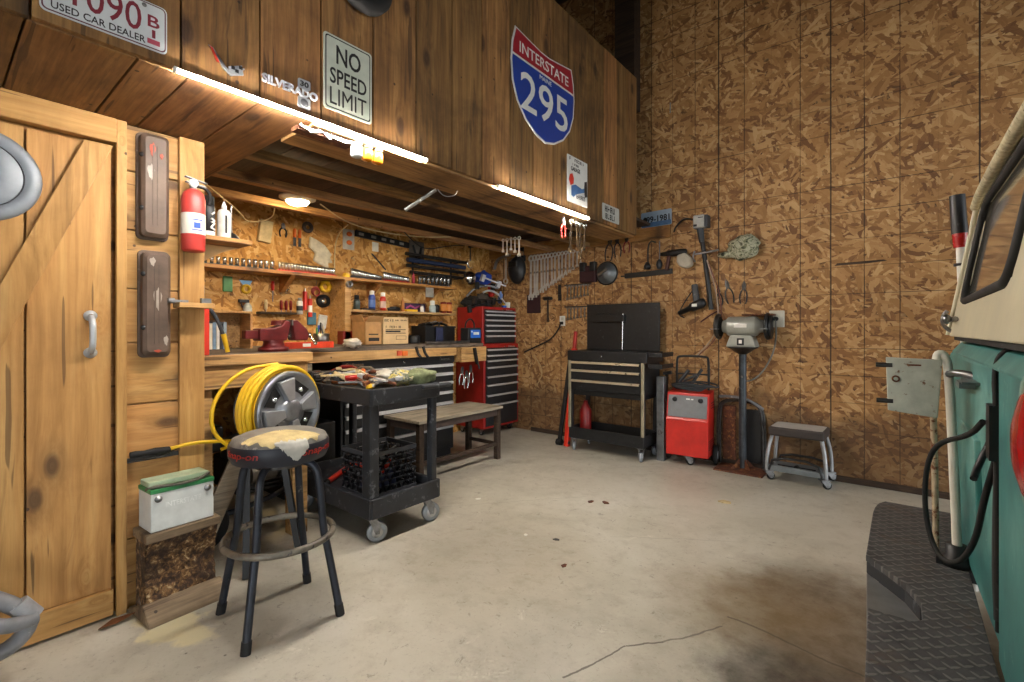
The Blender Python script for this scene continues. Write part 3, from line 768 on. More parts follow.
for k in range(4):
    a = 2 * PI * (2 * k + 1) / 8 + .2
    vs = []; b = B()
    for r_, u in ((.075, -.35), (.075, .35), (.155, .36), (.155, -.36)):
        vs.append((r_ * math.cos(a + u), -.0475, r_ * math.sin(a + u)))
    b.add(vs + [(v_[0], -.044, v_[2]) for v_ in vs], [(0, 1, 2, 3), (7, 6, 5, 4), (0, 4, 5, 1), (1, 5, 6, 2), (2, 6, 7, 3), (3, 7, 4, 0)])
    obj('slot', b, BLK, cap)
obj('drum', B().cyl((0, -.03, 0), (0, .11, 0), .16, n=32), CHARC, t)
obj('rear_flange', B().lathe([(.0001, 0), (.185, 0), (.185, .01), (.0001, .01)], (0, .11, 0), (0, 1, 0), 40), CHARC, t)
b = B()
for lay, (R, ks) in enumerate(((.180, 5), (.201, 4), (.217, 3))):
    for k in range(ks):
        y = -.018 + k * .025 + (lay % 2) * .011
        pts = [(R * (1 + .012 * math.sin(3 * u + k)) * math.cos(u), y + .006 * math.sin(u * 2 + k), R * (1 + .012 * math.sin(3 * u + k)) * math.sin(u)) for u in [2 * PI * q / 40 for q in range(40)]]
        b.tube(pts, .0118, 8, closed=True, smooth=0)
pts = [(.04, .08, .226), (-.13, .13, .21), (-.25, .17, .08), (-.26, .17, -.10), (-.10, .11, -.22)]
b.tube(pts, .0095)
obj('wound_cord', b, YEL, t)
obj('stand', B().bar((-.1, .13, -.17), (-.17, .05, -.785), .03, .03).bar((.1, .13, -.17), (.15, .05, -.785), .03, .03), BLK, t)
t = thing('extension_cord', 'yellow cord end with a black plug hung on the plank wall by the battery', 'cord', (DW, .56, .665), PI / 2)
obj('cable', B().tube([(.13, -.035, .0), (.22, -.04, .012), (.32, -.04, .0), (.38, -.035, -.01), (.43, -.02, -.02)], .0085), YEL, t)
obj('cable', B().tube([(.34, -.03, -.045), (.40, -.02, -.03), (.45, .0, -.02)], .0085), YEL, t)
obj('plug', B().lathe([(.0001, 0), (.013, .002), (.015, .02), (.012, .05), (.0165, .09), (.013, .14), (.0095, .145)], (-.012, -.033, -.002), (1, -.01, 0), 16), RUB, t)
b = B(); b.tube([(-.02, -.004, -.03), (.05, -.05, -.03), (.12, -.03, -.02), (.17, -.004, -.01)], .004); b.bx(-.03, .18, -.008, .0015, -.04, -.02)
obj('wire_hook', b, DST, t)

# ------------------------------------------------------------------ open tool cart
t = thing('tool_cart', 'black steel tool cart with its lid open and three drawers against the back wall', 'tool cart', (-2.175, 4.07, 0))
W = .395
obj('upper_case', B().bx(-W, W, 0, .36, .60, .98), BLK, t, bev=.005)
b = B(); b.bx(-W - .012, W + .03, -.012, .37, .895, .99)
obj('tray_rim', b, BLK, t, bev=.006)
drawer_stack(t, -W + .035, W - .035, [.895, .815, .715, .61], 0.0, BLK, pm('#cfc9b4', .3, .7, .08), hh=.022)
for x in (-W + .012, W - .012): obj('corner_trim', B().bx(x - .014, x + .014, -.012, .004, .23, .895), pm('#a79f86', .4, .5, .15), t, bev=.003)
for x in (-W + .02, W - .02):
    for y in (.02, .34): obj('upright', B().bx(x - .018, x + .018, y - .016, y + .016, .12, .60), BLK, t, bev=.002)
b = B(); b.bx(-W, W, 0, .36, .125, .137)
b.bx(-W, W, -.004, .008, .125, .235); b.bx(-W, W, .352, .364, .125, .235); b.bx(-W, -W + .012, 0, .36, .125, .235); b.bx(W - .012, W, 0, .36, .125, .235)
obj('bottom_tray', b, BLK, t, bev=.003)
obj('drawer_pan', B().bx(-W + .02, W - .02, .02, .34, .555, .60), BLK, t)
ld = obj('open_lid', B().bx(-W, W, .352, .378, .99, 1.46), BLK, t, bev=.006)
b = B(); b.bx(-.30, .05, .30, .352, 1.28, 1.345); b.tube([(-.28, .33, 1.36), (-.2, .34, 1.375), (-.12, .335, 1.36)], .004)
obj('lid_tray', b, BLK, ld, bev=.004)
obj('lid_strut', B().cyl((.02, .33, 1.0), (.025, .335, 1.36), .006, n=8), CHR, ld)
b = B()
for z0 in (.965, .86): b.bx(W + .03, W + .15, .02, .30, z0 - .012, z0); b.bx(W + .14, W + .155, .02, .30, z0 - .012, z0 + .028); b.bx(W + .03, W + .15, .015, .03, z0 - .012, z0 + .028)
obj('side_tray', b, BLK, t, bev=.004)
obj('lock', B().lathe([(0, .006), (.012, .005), (.012, 0)], (-.03, -.012, .945), (0, -1, 0), 12), CHR, t)
for x, y, a in ((-W + .04, .04, -1.2), (W - .04, .04, -1.4), (-W + .04, .32, 2.0), (W - .04, .32, 1.2)): caster(t, x, y, .046, .026, a, matw=GLV, h=.125)
b = B(); b.box((0, 0, 0), (.10, .16, .02)); b.cyl((-.02, 0, .01), (-.02, 0, .03), .02)
tag(obj('red_oil_bottle', B().lathe([(.0001, 0), (.055, 0), (.058, .02), (.058, .25), (.03, .30), (.022, .31), (.022, .34), (.0001, .34)], n=20), REDD, loc=(-2.485, 4.25, .1385)), 'dark red bottle standing on the bottom tray of the tool cart', 'bottle')

# ------------------------------------------------------------------ red welder on wheels
t = thing('welder', 'red wheeled welding machine with a grey control panel by the grinder stand', 'welder', (-1.455, 4.22, 0), .10)
b = B()
b.prism([(0, .085), (.26, .085), (.26, .655), (.055, .635), (.012, .42), (0, .40)], -.18, .18, 'yz')
obj('cabinet', b, pm('#c5281d', .4, 0, .16, 7, '#8b1a12', .7), t, bev=.008)
b = B(); b.add([(-.165, .009, .425), (.165, .009, .425), (.165, .0455, .612), (-.165, .0455, .612), (-.165, .02, .425), (.165, .02, .425), (.165, .057, .612), (-.165, .057, .612)], [(0, 1, 2, 3), (0, 4, 5, 1), (1, 5, 6, 2), (2, 6, 7, 3), (3, 7, 4, 0)])
pn = obj('control_panel', b, pm('#77797b', .5, .2, .1), t)
for x in (-.11, .11): obj('dial', B().lathe([(.0001, .02), (.018, .018), (.022, 0)], (x, .040, .575), (0, -1, .2), 16), BLK, pn)
obj('panel_marks', B().bx(-.01, .02, .034, .0425, .578, .59).bx(.03, .05, .034, .0425, .578, .588), WHT, pn)
b = B()
for i_ in range(5):
    for j in range(8): b.bx(.1795, .181, .025 + j * .028, .045 + j * .028, .15 + i_ * .018, .158 + i_ * .018); 
for i_ in range(3):
    for j in range(5): b.bx(.1795, .181, .12 + j * .033, .142 + j * .033, .50 + i_ * .022, .51 + i_ * .022)
obj('vent_louvers', b, BLK, t)
b = B(); b.tube([(-.14, .23, .62), (-.14, .23, .93), (-.12, .23, .955), (.12, .23, .955), (.14, .23, .93), (.14, .23, .62)], .011); b.cyl((-.14, .23, .79), (.14, .23, .79), .008)
obj('push_handle', b, BLK, t)
for x in (-.205, .205):
    o = obj('wheel', B().lathe([(.03, -.018), (.07, -.018), (.085, -.01), (.085, .01), (.07, .018), (.03, .018)], (x, .20, .085), (1, 0, 0), 24), RUB, t)
    obj('hub', B().lathe([(.0001, -.02), (.035, -.02), (.035, .02), (.0001, .02)], (x, .20, .085), (1, 0, 0), 16), GLV, o)
caster(t, 0, .05, .036, .03, .4, h=.085)
b = B()
for k in range(6):
    R = .10 + .012 * k
    b.tube([(R * 1.25 * math.cos(u) - .01 + .01 * k, .14 + R * .85 * math.sin(u), .668 + .008 * k + .012 * math.sin(2 * u + k)) for u in [2 * PI * q / 18 for q in range(18)]], .008, 6, closed=True, smooth=1)
obj('coiled_leads', b, pm('#32363a', .6), t)
o = B(); o.cyl((-.10, .15, .72), (-.02, .18, .83), .016); o.cyl((.02, .13, .72), (.09, .19, .84), .014); o.cyl((-.05, .11, .74), (.06, .13, .79), .013)
obj('electrode_holder', o, BLK, t)

# ------------------------------------------------------------------ pedestal bench grinder
t = thing('bench_grinder', 'grey bench grinder on a tall dark steel pedestal by the back wall', 'grinder', (-1.05, 4.44, 0))
obj('floor_plate', B().bx(-.19, .19, -.19, .075, 0, .012), RUST, t, bev=.002)
b = B(); b.cyl((0, 0, .012), (0, 0, 1.03), .030, n=20)
obj('column', b, pm('#3f444a', .42, .4, .3, 14, '#6a6e72', .6), t)
b = B()
for k in range(4):
    a = PI / 4 + k * PI / 2; b.add([(.028 * math.cos(a), .028 * math.sin(a), .012), (.11 * math.cos(a), .11 * math.sin(a), .012), (.028 * math.cos(a), .028 * math.sin(a), .09)] + [(.028 * math.cos(a) - .005 * math.sin(a), .028 * math.sin(a) + .005 * math.cos(a), .012), (.11 * math.cos(a) - .005 * math.sin(a), .11 * math.sin(a) + .005 * math.cos(a), .012), (.028 * math.cos(a) - .005 * math.sin(a), .028 * math.sin(a) + .005 * math.cos(a), .09)], [(0, 1, 2), (5, 4, 3), (0, 3, 4, 1), (1, 4, 5, 2), (2, 5, 3, 0)])
obj('gusset', b, RUST, t)
obj('tool_rest_plate', B().lathe([(.03, .985), (.10, 1.035), (.12, 1.04), (.12, 1.05), (.0001, 1.05)], n=24), DST, t)
GRY = pm('#a5a69c', .4, .25, .12, 10)
b = B(); b.prism([(-.12, 1.05), (.12, 1.05), (.085, 1.15), (-.085, 1.15)], -.075, .075)
bs_ = obj('motor_base', b, GRY, t, bev=.008)
obj('switch_plate', B().bx(-.028, .028, -.079, -.074, 1.065, 1.125), BLK, bs_, bev=.002)
obj('rocker_switch', B().bx(-.012, .012, -.085, -.078, 1.08, 1.11), WHT, bs_, bev=.002)
obj('motor', B().lathe([(.0001, -.16), (.05, -.16), (.06, -.13), (.08, -.115), (.085, -.10), (.085, .10), (.08, .115), (.06, .13), (.05, .16), (.0001, .16)], (0, 0, 1.225), (1, 0, 0), 28), GRY, t)
obj('motor_label', B().bx(-.05, .05, -.0865, -.084, 1.215, 1.245), WHT, t)
for s_ in (-1, 1):
    b = B()
    b.torus((s_ * .195, 0, 1.225), .100, .016, (1, 0, 0), 28, 6, PI * .2, PI * 1.75)
    b.lathe([(.0001, .0), (.10, 0), (.108, .006), (.0001, .006)], (s_ * .215, 0, 1.225), (1, 0, 0), 24)
    g_ = obj('wheel_guard', b, BLK if s_ > 0 else DST, t)
    obj('grinding_wheel', B().cyl((s_ * .18, 0, 1.225), (s_ * .207, 0, 1.225), .088, n=28), pm('#4a4a4a', .8) if s_ > 0 else pm('#2a2a2a', .8), t)
    obj('work_rest', B().bx(s_ * .195 - .03, s_ * .195 + .03, -.15, -.10, 1.20, 1.206), STL, t)
obj('top_guard', B().bx(.0, .24, -.04, .11, 1.315, 1.33), RUST, t, bev=.003)

# ------------------------------------------------------------------ rolling creeper seat
t = thing('rolling_stool', 'low rolling mechanic stool with a dark padded top against the back wall', 'seat', (-.625, 4.40, 0), -.03)
SB = pm('#3a3330', .6, 0, .15)
obj('padded_top', B().bx(-.19, .19, -.15, .14, .355, .425), SB, t, bev=.014, seg=3)
obj('top_sheen', B().prism(rrect(.35, .26, .03, cx=0, cz=-.005), .4245, .4265, 'xy'), pm('#b9b9b6', .5, 0, .1), t)  # thin pale sheet, light reflected off the pad put into its colour
for s_ in (-1, 1):
    for e_ in (-1, 1):
        obj('leg_tube', B().tube([(s_ * .165, e_ * .10, .37), (s_ * .19, e_ * .135, .26), (s_ * .20, e_ * .145, .15), (s_ * .20, e_ * .145, .07)], .014), pm('#a5a8ab', .35, .35, .12), t)
b = B(); b.tube([(-.18, -.16, .085), (-.15, -.16, .19), (.15, -.16, .19), (.18, -.16, .085)], .010, smooth=1); obj('base_bar', b, BLK, t)
obj('base_bar', B().tube([(-.18, .14, .085), (-.15, .14, .16), (.15, .14, .16), (.18, .14, .085)], .010, smooth=1), BLK, t)
b = B(); b.bx(-.18, .18, -.15, .13, .085, .095); b.bx(-.19, .19, -.165, -.145, .08, .125)
obj('tool_tray', b, pm('#7d8488', .4, .5, .1), t, bev=.003)
obj('spring_cross', B().bar((-.13, -.10, .12), (.13, -.10, .12), .008, .008).cyl((0, -.12, .12), (0, -.08, .12), .016), BLK, t)
for x in (-.19, .19):
    for y in (-.14, .13): caster(t, x, y, .030, .022, .6, h=.075)
# ------------------------------------------------------------------ old off-road truck, backed in through the garage door
n_ = N('teal_paint'); co_ = n_.obj()
f1 = n_.noise(co_, 3.2, 6, .6, .3); f2 = n_.noise(co_, 11, 7, .7, .2)
cl = n_.ramp(f1, [(.3, '#2b5e5e'), (.5, '#40807d'), (.72, '#72a7a0')])
cl = n_.mix(n_.ramp(f2, [(.60, 0.), (.72, .55)]), cl, hx('#9cc0b4'))
cl = n_.mix(n_.ramp(n_.noise(co_, 17, 8, .75), [(.64, 0.), (.68, .8)]), cl, hx('#3b2a1e'))
TEAL = n_.finish(cl, .38, 0)
truck = thing('vintage_truck', 'old teal off-road truck with a cream hardtop, backed in beside the wall', 'truck', (1.4, 1.94, 0))
TX, TY = 1.4, 1.94
tb = B(); tb.at((-TX, -TY, 0))
def tp(): 
    q = B(); q.M = Matrix.Translation((-TX, -TY, 0)); return q
# tub: near corner panel, tailgate, far corner, sides
b = tp()
b.bx(.19, .24, 1.10, 1.69, .362, 1.12); b.bx(.235, 2.6, 1.10, 1.14, .40, 1.168); b.bx(.235, 2.6, 2.86, 2.90, .40, 1.168); b.bx(.33, 2.6, 1.14, 2.86, 1.14, 1.166)
b.bx(.235, 2.6, 1.14, 2.86, .40, .46)
tub = obj('body_tub', b, TEAL, truck, bev=.03, seg=4)
b = tp(); b.prism([(.20, 1.73), (.25, 1.73), (.25, 2.895), (.172, 2.895)], .362, 1.10, 'xy')
tg = obj('tailgate', b, TEAL, truck, bev=.02, seg=3)
b = tp(); b.prism([(.18, 1.10), (.205, 1.135), (.25, 1.155), (.33, 1.155), (.33, 1.09), (.18, 1.09)], 1.11, 2.88)
obj('body_shoulder', b, TEAL, truck, bev=.01)
b = tp(); b.tube([(.26, 1.705, 1.155), (.205, 1.705, 1.145), (.185, 1.705, 1.10), (.190, 1.708, .98), (.192, 1.71, .7), (.196, 1.73, .42)], .007, 8)
obj('rubber_seal', b, RUB, truck)
b = tp(); b.prism([(2.0, .62), (2.55, .62), (2.50, .85), (2.05, .85)], .178, .20, 'yz')
obj('pressed_panel', b, TEAL, tg, bev=.004)
# tail light
b = tp(); b.lathe([(.0001, -.01), (.118, -.01), (.122, 0), (.115, .012), (.10, .014)], (.192, 1.235, .985), (-1, 0, 0), 36)
tl = obj('tail_light', b, pm('#5a1512', .4), truck)
b = tp(); b.lathe([(.103, .010), (.09, .022), (.05, .032), (.0001, .035)], (.192, 1.235, .985), (-1, 0, 0), 36)
nn = N('red_lens'); rl = nn.finish(hx('#a01414'), .15, 0); obj('lens', b, rl, tl)
b = tp(); b.torus((.188, 1.235, .985), .130, .010, (1, 0, 0), 36, 6)
obj('light_gasket', b, pm('#8aa79a', .6, 0, .2), tl)
# hardtop: leaning rear frame with window
CRW = pm('#bfb99f', .42, 0, .1, 6, '#857c64', .72)
def rear(y, z, o=0):      # the rear face leans forward as it rises
    return (.165 + (z - 1.165) * .17 + o, y, z)
b = tp()
zb, zt = 1.165, 1.72
outer = [(2.80, zb), (1.13, zb), (1.13, zt), (2.75, zt)]
inner = [(2.47, 1.31), (1.50, 1.31), (1.50, 1.65), (2.47, 1.65)]
vs = [rear(y, z) for y, z in outer] + [rear(y, z) for y, z in inner] + [rear(y, z, .045) for y, z in outer] + [rear(y, z, .045) for y, z in inner]
fs = []
for i_ in range(4):
    j = (i_ + 1) % 4
    fs += [(i_, j, 4 + j, 4 + i_), (8 + j, 8 + i_, 12 + i_, 12 + j), (i_, 8 + i_, 8 + j, j), (4 + i_, 4 + j, 12 + j, 12 + i_)]
b.add(vs, fs)
ht = obj('hardtop_rear', b, CRW, truck, bev=.008)
b = tp(); b.bx(.26, 2.2, 1.12, 1.15, 1.165, 1.70); b.bx(.26, 2.2, 2.74, 2.77, 1.165, 1.70)
obj('hardtop_side', b, CRW, ht, bev=.006)
b = tp(); b.bx(.24, 2.2, 1.10, 2.78, 1.71, 1.77)
obj('roof', b, CRW, ht, bev=.025)
b = tp(); b.tube([rear(2.80, 1.17, -.004), rear(2.79, 1.4, -.004), rear(2.76, 1.70, -.01)], .009, 8)
obj('corner_bead', b, CRW, ht)
b = tp(); b.tube([(.245, 1.10, 1.705), (.232, 1.5, 1.705), (.232, 2.4, 1.705), (.245, 2.77, 1.705)], .018, 8)
obj('rain_gutter', b, pm('#b8ae8e', .6, 0, .3, 30, '#6d6248', .58), ht)
def win(off, grow):
    P = rrect(.97 + grow * 2, .34 + grow * 2, .06 + grow, 5, 1.985, 1.48)
    return [rear(y, z, off) for y, z in P]
b = tp(); b.tube(win(-.002, .012), .013, 8, closed=True, smooth=0)
wf = obj('window_seal', b, RUB, ht)
b = tp(); P = win(.006, .01); Q = win(.011, .01); k = len(P)
b.add(P + Q, [tuple(range(k)), tuple(reversed(range(k, 2 * k)))] + [(i_, (i_ + 1) % k, k + (i_ + 1) % k, k + i_) for i_ in range(k)])
gl = N('smoky_glass')
g1 = gl('BsdfPrincipled', {'Base Color': hx('#b9b6a4'), 'Roughness': .06, 'Transmission Weight': .92, 'IOR': 1.12})
gl.t.links.new(g1.outputs[0], gl.out.inputs[0])
obj('window_glass', b, gl.mat, wf)
b = tp(); b.tube([rear(2.70, 1.235, -.01), rear(2.66, 1.235, -.022), rear(2.56, 1.235, -.022), rear(2.52, 1.235, -.01)], .010); b.ball(rear(2.54, 1.235, -.035), (.015, .02, .02))
obj('hinge_handle', b, STL, ht)
b = tp(); b.torus(rear(2.76, 1.235, .02), .055, .008, (0, 1, 0), 20, 6, PI * .6, PI * 1.5)
obj('corner_loop', b, STL, ht)
b = tp(); b.bx(.18, .34, 1.12, 2.78, 1.150, 1.166)
obj('hardtop_seal', b, RUB, truck)
b = tp(); b.bx(.26, 2.2, 1.16, 2.72, 1.10, 1.12)
# bumper with tread plate
tr = N('tread_plate'); co_ = tr.obj()
r1 = tr('Mapping', {'Vector': co_, 'Scale': (26, 34, 1)})
w1 = tr('TexVoronoi', {'Vector': r1.outputs[0], 'Scale': 1., 'Randomness': .0}, voronoi_dimensions='2D')
def lug(rot, off):
    m_ = tr('Mapping', {'Vector': co_, 'Location': (off, off * .37, 0), 'Rotation': (0, 0, rot), 'Scale': (1, 1, 1)})
    sx = tr('SeparateXYZ', {0: m_.outputs[0]})
    fx = tr.math('ABSOLUTE', tr.math('SUBTRACT', tr.math('FRACT', tr.math('MULTIPLY', sx.outputs[0], 27)), .5))
    fy = tr.math('ABSOLUTE', tr.math('SUBTRACT', tr.math('FRACT', tr.math('MULTIPLY', sx.outputs[1], 27)), .5))
    q = tr.math('SQRT', tr.math('ADD', tr.math('POWER', tr.math('MULTIPLY', fx, 2.3), 2.), tr.math('POWER', tr.math('MULTIPLY', fy, 8.), 2.)))
    return tr.ramp(q, [(.7, 1.), (1., 0.)])
hgt = tr.math('MAXIMUM', lug(.785, 0.), lug(-.785, 0.5 / 27 * 1.414))
dirt = tr.noise(co_, 7, 7, .68, .4)
cl = tr.ramp(tr.noise(co_, 14, 6, .6), [(.3, '#37383b'), (.7, '#59595b')])
cl = tr.mix(tr.math('MULTIPLY', hgt, .55), cl, hx('#8a8884'))
cl = tr.mix(tr.ramp(dirt, [(.56, 0.), (.70, .6)]), cl, hx('#5b4733'))
TREAD = tr.finish(cl, .6, .2, hgt, .9, .012)
b = tp()
P = [(.30, 1.12), (-.06, 1.12), (-.098, 1.16), (-.098, 1.78), (-.01, 1.83), (-.01, 2.05), (-.098, 2.10), (-.098, 2.70), (-.075, 2.745), (-.04, 2.76), (.30, 2.76)]
# left half, right half and the dropped centre step
poly = [(.185, 1.12), (-.035, 1.12), (-.058, 1.15), (-.075, 1.785), (.03, 1.785), (.05, 1.81), (.05, 1.93), (.015, 2.03), (-.098, 2.20), (-.096, 2.74), (-.092, 2.82), (-.08, 2.90), (-.057, 2.95), (.185, 2.95)]
b.prism(poly, .335, .36, 'xy')
bm_ = obj('step_bumper', b, TREAD, truck, bev=.004)
b = tp(); b.bar((-.047, 1.13, .268), (-.066, 1.785, .268), .012, .136); b.bx(-.094, -.080, 2.21, 2.76, .20, .336); b.bx(-.06, -.04, 1.79, 2.19, .20, .285)
b.bx(-.04, .16, 2.935, 2.945, .22, .336)
obj('bumper_face', b, BLKP, truck, bev=.004)
b = tp(); b.prism([(-.078, 1.787), (.049, 1.787), (.049, 1.93), (.014, 2.03), (-.096, 2.195)], .285, .297, 'xy')
obj('centre_step', b, pm('#77797a', .4, .4, .15), truck, bev=.003)
b = tp(); b.prism([(-.096, 2.192), (.012, 2.028), (.048, 1.93), (.054, 1.932), (.018, 2.034), (-.094, 2.2)], .297, .338, 'xy')
obj('step_riser', b, BLKP, truck, bev=.002)
obj('bumper_bolt', tp().lathe([(.0001, .012), (.012, .01), (.014, 0)], (.08, 1.3, .36), (0, 0, 1), 10), STL, truck)
b = tp(); b.bx(.30, 2.4, 1.35, 1.45, .26, .38); b.bx(.30, 2.4, 2.42, 2.52, .26, .38); b.bx(.1, .3, 1.36, 1.44, .26, .335); b.bx(.1, .3, 2.43, 2.51, .26, .335)
obj('chassis_rail', b, BLK, truck)
# wheels
for y in (1.28, 2.60):
    q = tp(); q.lathe([(.19, -.10), (.34, -.10), (.375, -.07), (.375, .07), (.34, .10), (.19, .10)], (.98, y, .375), (0, 1, 0), 36)
    wh = obj('tyre', q, RUB, truck)
    q = tp(); q.lathe([(.0001, -.06), (.12, -.06), (.19, -.09), (.19, .09), (.12, .06), (.0001, .06)], (.98, y, .375), (0, 1, 0), 28)
    obj('rim', q, CRM, wh)
q = tp(); q.cyl((.98, 1.3, .375), (.98, 2.58, .375), .04)
obj('axle', q, BLK, truck)
# bonnet and cab front further along
q = tp(); q.bx(2.2, 3.6, 1.25, 2.63, .75, 1.15); q.bx(2.2, 3.5, 1.1, 2.78, .45, .95)
obj('engine_bay', q, TEAL, truck, bev=.05, seg=3)
# swing-out carrier arm with number plate panel
WR = pm('#dedbce', .45, 0, .06, 16, '#8a5a34', .68)
q = tp(); q.tube([(.159, 2.31, .365), (.152, 2.31, .60), (.136, 2.31, 1.05), (.126, 2.31, 1.10), (.108, 2.31, 1.11), (.103, 2.31, 1.085)], .014, 12, smooth=2)
arm = obj('carrier_post', q, WR, truck)
q = tp(); q.tube([(.105, 2.40, .37), (.100, 2.40, .8), (.090, 2.37, 1.05)], .010, 8)
obj('support_rod', q, pm('#b9a88c', .6, 0, .2, 20, '#6d3d20', .52), arm)
q = tp(); q.lathe([(.0001, 0), (.05, 0), (.05, .02), (.032, .035), (.032, .07), (.0001, .07)], (.157, 2.31, .36), (0, 0, 1), 18); q.bx(.10, .20, 2.28, 2.34, .36, .385)
obj('pivot_foot', q, BLK, arm)
q = tp(); q.prism([(-.036, .89), (.105, .875), (.118, 1.085), (-.042, 1.09)], 2.292, 2.30)
pl_ = obj('plate_panel', q, pm('#b9bbae', .5, 0, .12, 18, '#6d4327', .60), arm, bev=.003)
q = tp()
for x, z in ((-.042, 1.06), (-.04, .925)): q.cyl((x - .03, 2.296, z), (x + .02, 2.296, z), .009, n=8)
obj('panel_bolt', q, DST, pl_)
q = tp(); q.torus((-.012, 2.289, 1.01), .010, .003, (0, 1, 0), 14, 6); q.bx(.02, .06, 2.288, 2.2925, 1.06, 1.066)
obj('panel_grommet', q, RUST, pl_)
q = tp(); q.tube([(.135, 2.30, 1.035), (.16, 2.25, 1.045), (.215, 2.20, 1.03)], .013, 8); q.bx(.15, .225, 2.14, 2.26, 1.0, 1.02); q.prism([(.15, 2.05), (.23, 2.05), (.23, 2.28), (.16, 2.24)], 1.02, 1.028, 'xy')
obj('hinge_bracket', q, STL, arm)
# latch and trailer cable on the tailgate
q = tp(); q.bx(.175, .215, 1.70, 1.76, .86, 1.0); q.lathe([(.0001, .03), (.025, .03), (.03, 0)], (.215, 1.80, .93), (-1, 0, 0), 16); q.tube([(.19, 1.80, .90), (.16, 1.78, .82), (.15, 1.74, .80)], .008); q.tube([(.2, 1.73, .86), (.195, 1.725, .6), (.2, 1.73, .45)], .014)
obj('tailgate_latch', q, BLK, truck)
q = tp(); q.tube([(.17, 1.76, .95), (.15, 1.82, .90), (.09, 1.95, .85), (.065, 2.0, .77), (.06, 2.02, .63), (.075, 2.0, .53), (.10, 1.95, .49), (.135, 1.88, .52), (.16, 1.80, .62), (.172, 1.77, .74), (.19, 1.74, .85)], .0075, 8)
obj('trailer_cable', q, RUB, truck)
# pole with a lamp beyond the truck
t = thing('lamp_pole', 'white pole with a black and red lamp head standing behind the truck roof', 'pole', (.262, 3.04, 0))
obj('pole_tube', B().tube([(.0, 0, 0), (-.02, 0, .9), (-.045, 0, 1.62)], .017, 12), WHT, t)
obj('lamp_head', B().cyl((-.046, 0, 1.64), (-.055, 0, 1.82), .030, .029, n=18), BLK, t)
obj('red_lens', B().cyl((-.0445, 0, 1.575), (-.046, 0, 1.64), .024, .028, n=18), pm('#b01a1a', .25), t)
obj('clamp', B().lathe([(.021, 0), (.028, 0), (.028, .012), (.021, .012)], (-.04, 0, 1.49), (0, 0, 1), 16).bx(-.03, .05, -.006, .006, 1.488, 1.504), BLK, t)
R90 = PI / 2
def scribble(b, cx, cz, w, h, y, n_, seed=0, d=.0008):
    """a row of small illegible print marks"""
    r = random.Random(seed); p = w / n_
    for i in range(n_):
        x = cx - w / 2 + p * (i + .5); q = p * .36
        if r.random() < .12: continue
        b.bx(x - q, x - q + p * .2, y - d, y, cz - h / 2, cz + h / 2)
        if r.random() < .6: b.bx(x - q, x + q, y - d, y, cz + h / 2 - h * .2, cz + h / 2)
        if r.random() < .5: b.bx(x - q, x + q, y - d, y, cz - h * .1, cz + h * .1)
        if r.random() < .5: b.bx(x + q - p * .2, x + q, y - d, y, cz - h / 2, cz + h / 2)
        if r.random() < .4: b.bx(x - q, x + q, y - d, y, cz - h / 2, cz - h / 2 + h * .2)
    return b
def on_left(y, z): return (LW, y, z)
def on_back(x, z): return (x, BW, z)
def on_loft(y, z): return (LF, y, z)
def on_door(y, z): return (DW, y, z)

# ------------------------------------------------------------------ signs and plates on the loft
t = thing('licence_plate', 'white dealer licence plate with maroon 1090 on the loft edge above the plank door', 'licence plate', on_loft(.36, 2.182), R90)
pl = obj('plate', B().prism(rrect(.305, .152, .015), -.004, .001), pm('#d5d9da', .35, .2, .06), t, bev=.001)
b = B(); b.prism(rrect(.297, .144, .013), -.0048, -.0038); obj('border_line', b, pm('#5f2230', .5), pl)
obj('plate_field', B().prism(rrect(.290, .137, .011), -.0054, -.0040), pm('#d8dcdd', .35, .1, .06), pl)
b = B().text('1090', .0, .012, .165, .088, -.0054, .0012, .004); b.text('B', .115, .016, .032, .038, -.0054, .0012, .012); b.text('I', .115, -.024, .009, .026, -.0054, .0012, .02)
obj('number', b, pm('#7c1c2c', .5), t)
obj('lettering', B().text('USED CAR DEALER', -.018, -.052, .222, .022, -.0054, .001, .01), pm('#2b2226', .5), t)
b = B(); b.bx(.098, .132, -.0062, -.0052, -.058, -.042); obj('sticker', b, pm('#b3485a', .5), t)
b = B()
for x in (-.115, .09): b.lathe([(.0001, .004), (.006, .003), (.007, 0)], (x, -.005, .06), (0, -1, 0), 10)
obj('screw', b, STL, t)

t = thing('flag_emblem', 'small chrome crossed-flags emblem just above the LED strip', 'emblem', on_loft(.70, 2.150), R90)
b = B(); b.prism([(-.065, .05), (-.05, .045), (-.02, -.012), (.005, -.028), (.012, -.03), (.055, .012), (.052, .016), (.01, -.022), (-.018, .002)], -.006, .001); b.prism([(.0, .0), (.045, .022), (.05, -.012), (.005, -.03)], -.007, .001)
obj('chrome_flags', b, pm('#9fa3ab', .4, .3, .1), t)
b = B(); b.prism([(-.06, .046), (-.052, .043), (-.03, .0), (-.04, .0)], -.0075, -.0055); obj('red_flag', b, REDB, t)
b = B()
for i in range(3):
    for j in range(2):
        if (i + j) % 2: b.bx(.008 + i * .013, .02 + i * .013, -.0085, -.0068, -.018 + j * .013 + i * .005, -.006 + j * .013 + i * .005)
obj('checks', b, BLK, t)

t = thing('truck_emblem', 'chrome word and number emblem beside the no speed limit sign', 'emblem', on_loft(.93, 2.163), R90)
obj('lettering', B().text('SILVERADO', 0, .0, .225, .034, .0005, .007, .03), pm('#bfc3c8', .4, .15, .05), t)
for cz in (.036, -.040): obj('badge_block', B().prism(rrect(.052, .038 if cz > 0 else .045, .006, 3, .055, cz), -.004, .0005), pm('#b3b7bb', .4, .15, .05), t)
obj('number', B().text('30', .055, .036, .036, .022, -.004, .002, .03), BLK, t)
obj('roundel', B().lathe([(.0001, .003), (.015, .003), (.017, 0)], (.055, -.004, -.040), (0, -1, 0), 18), pm('#77797c', .4, .6, .1), t)

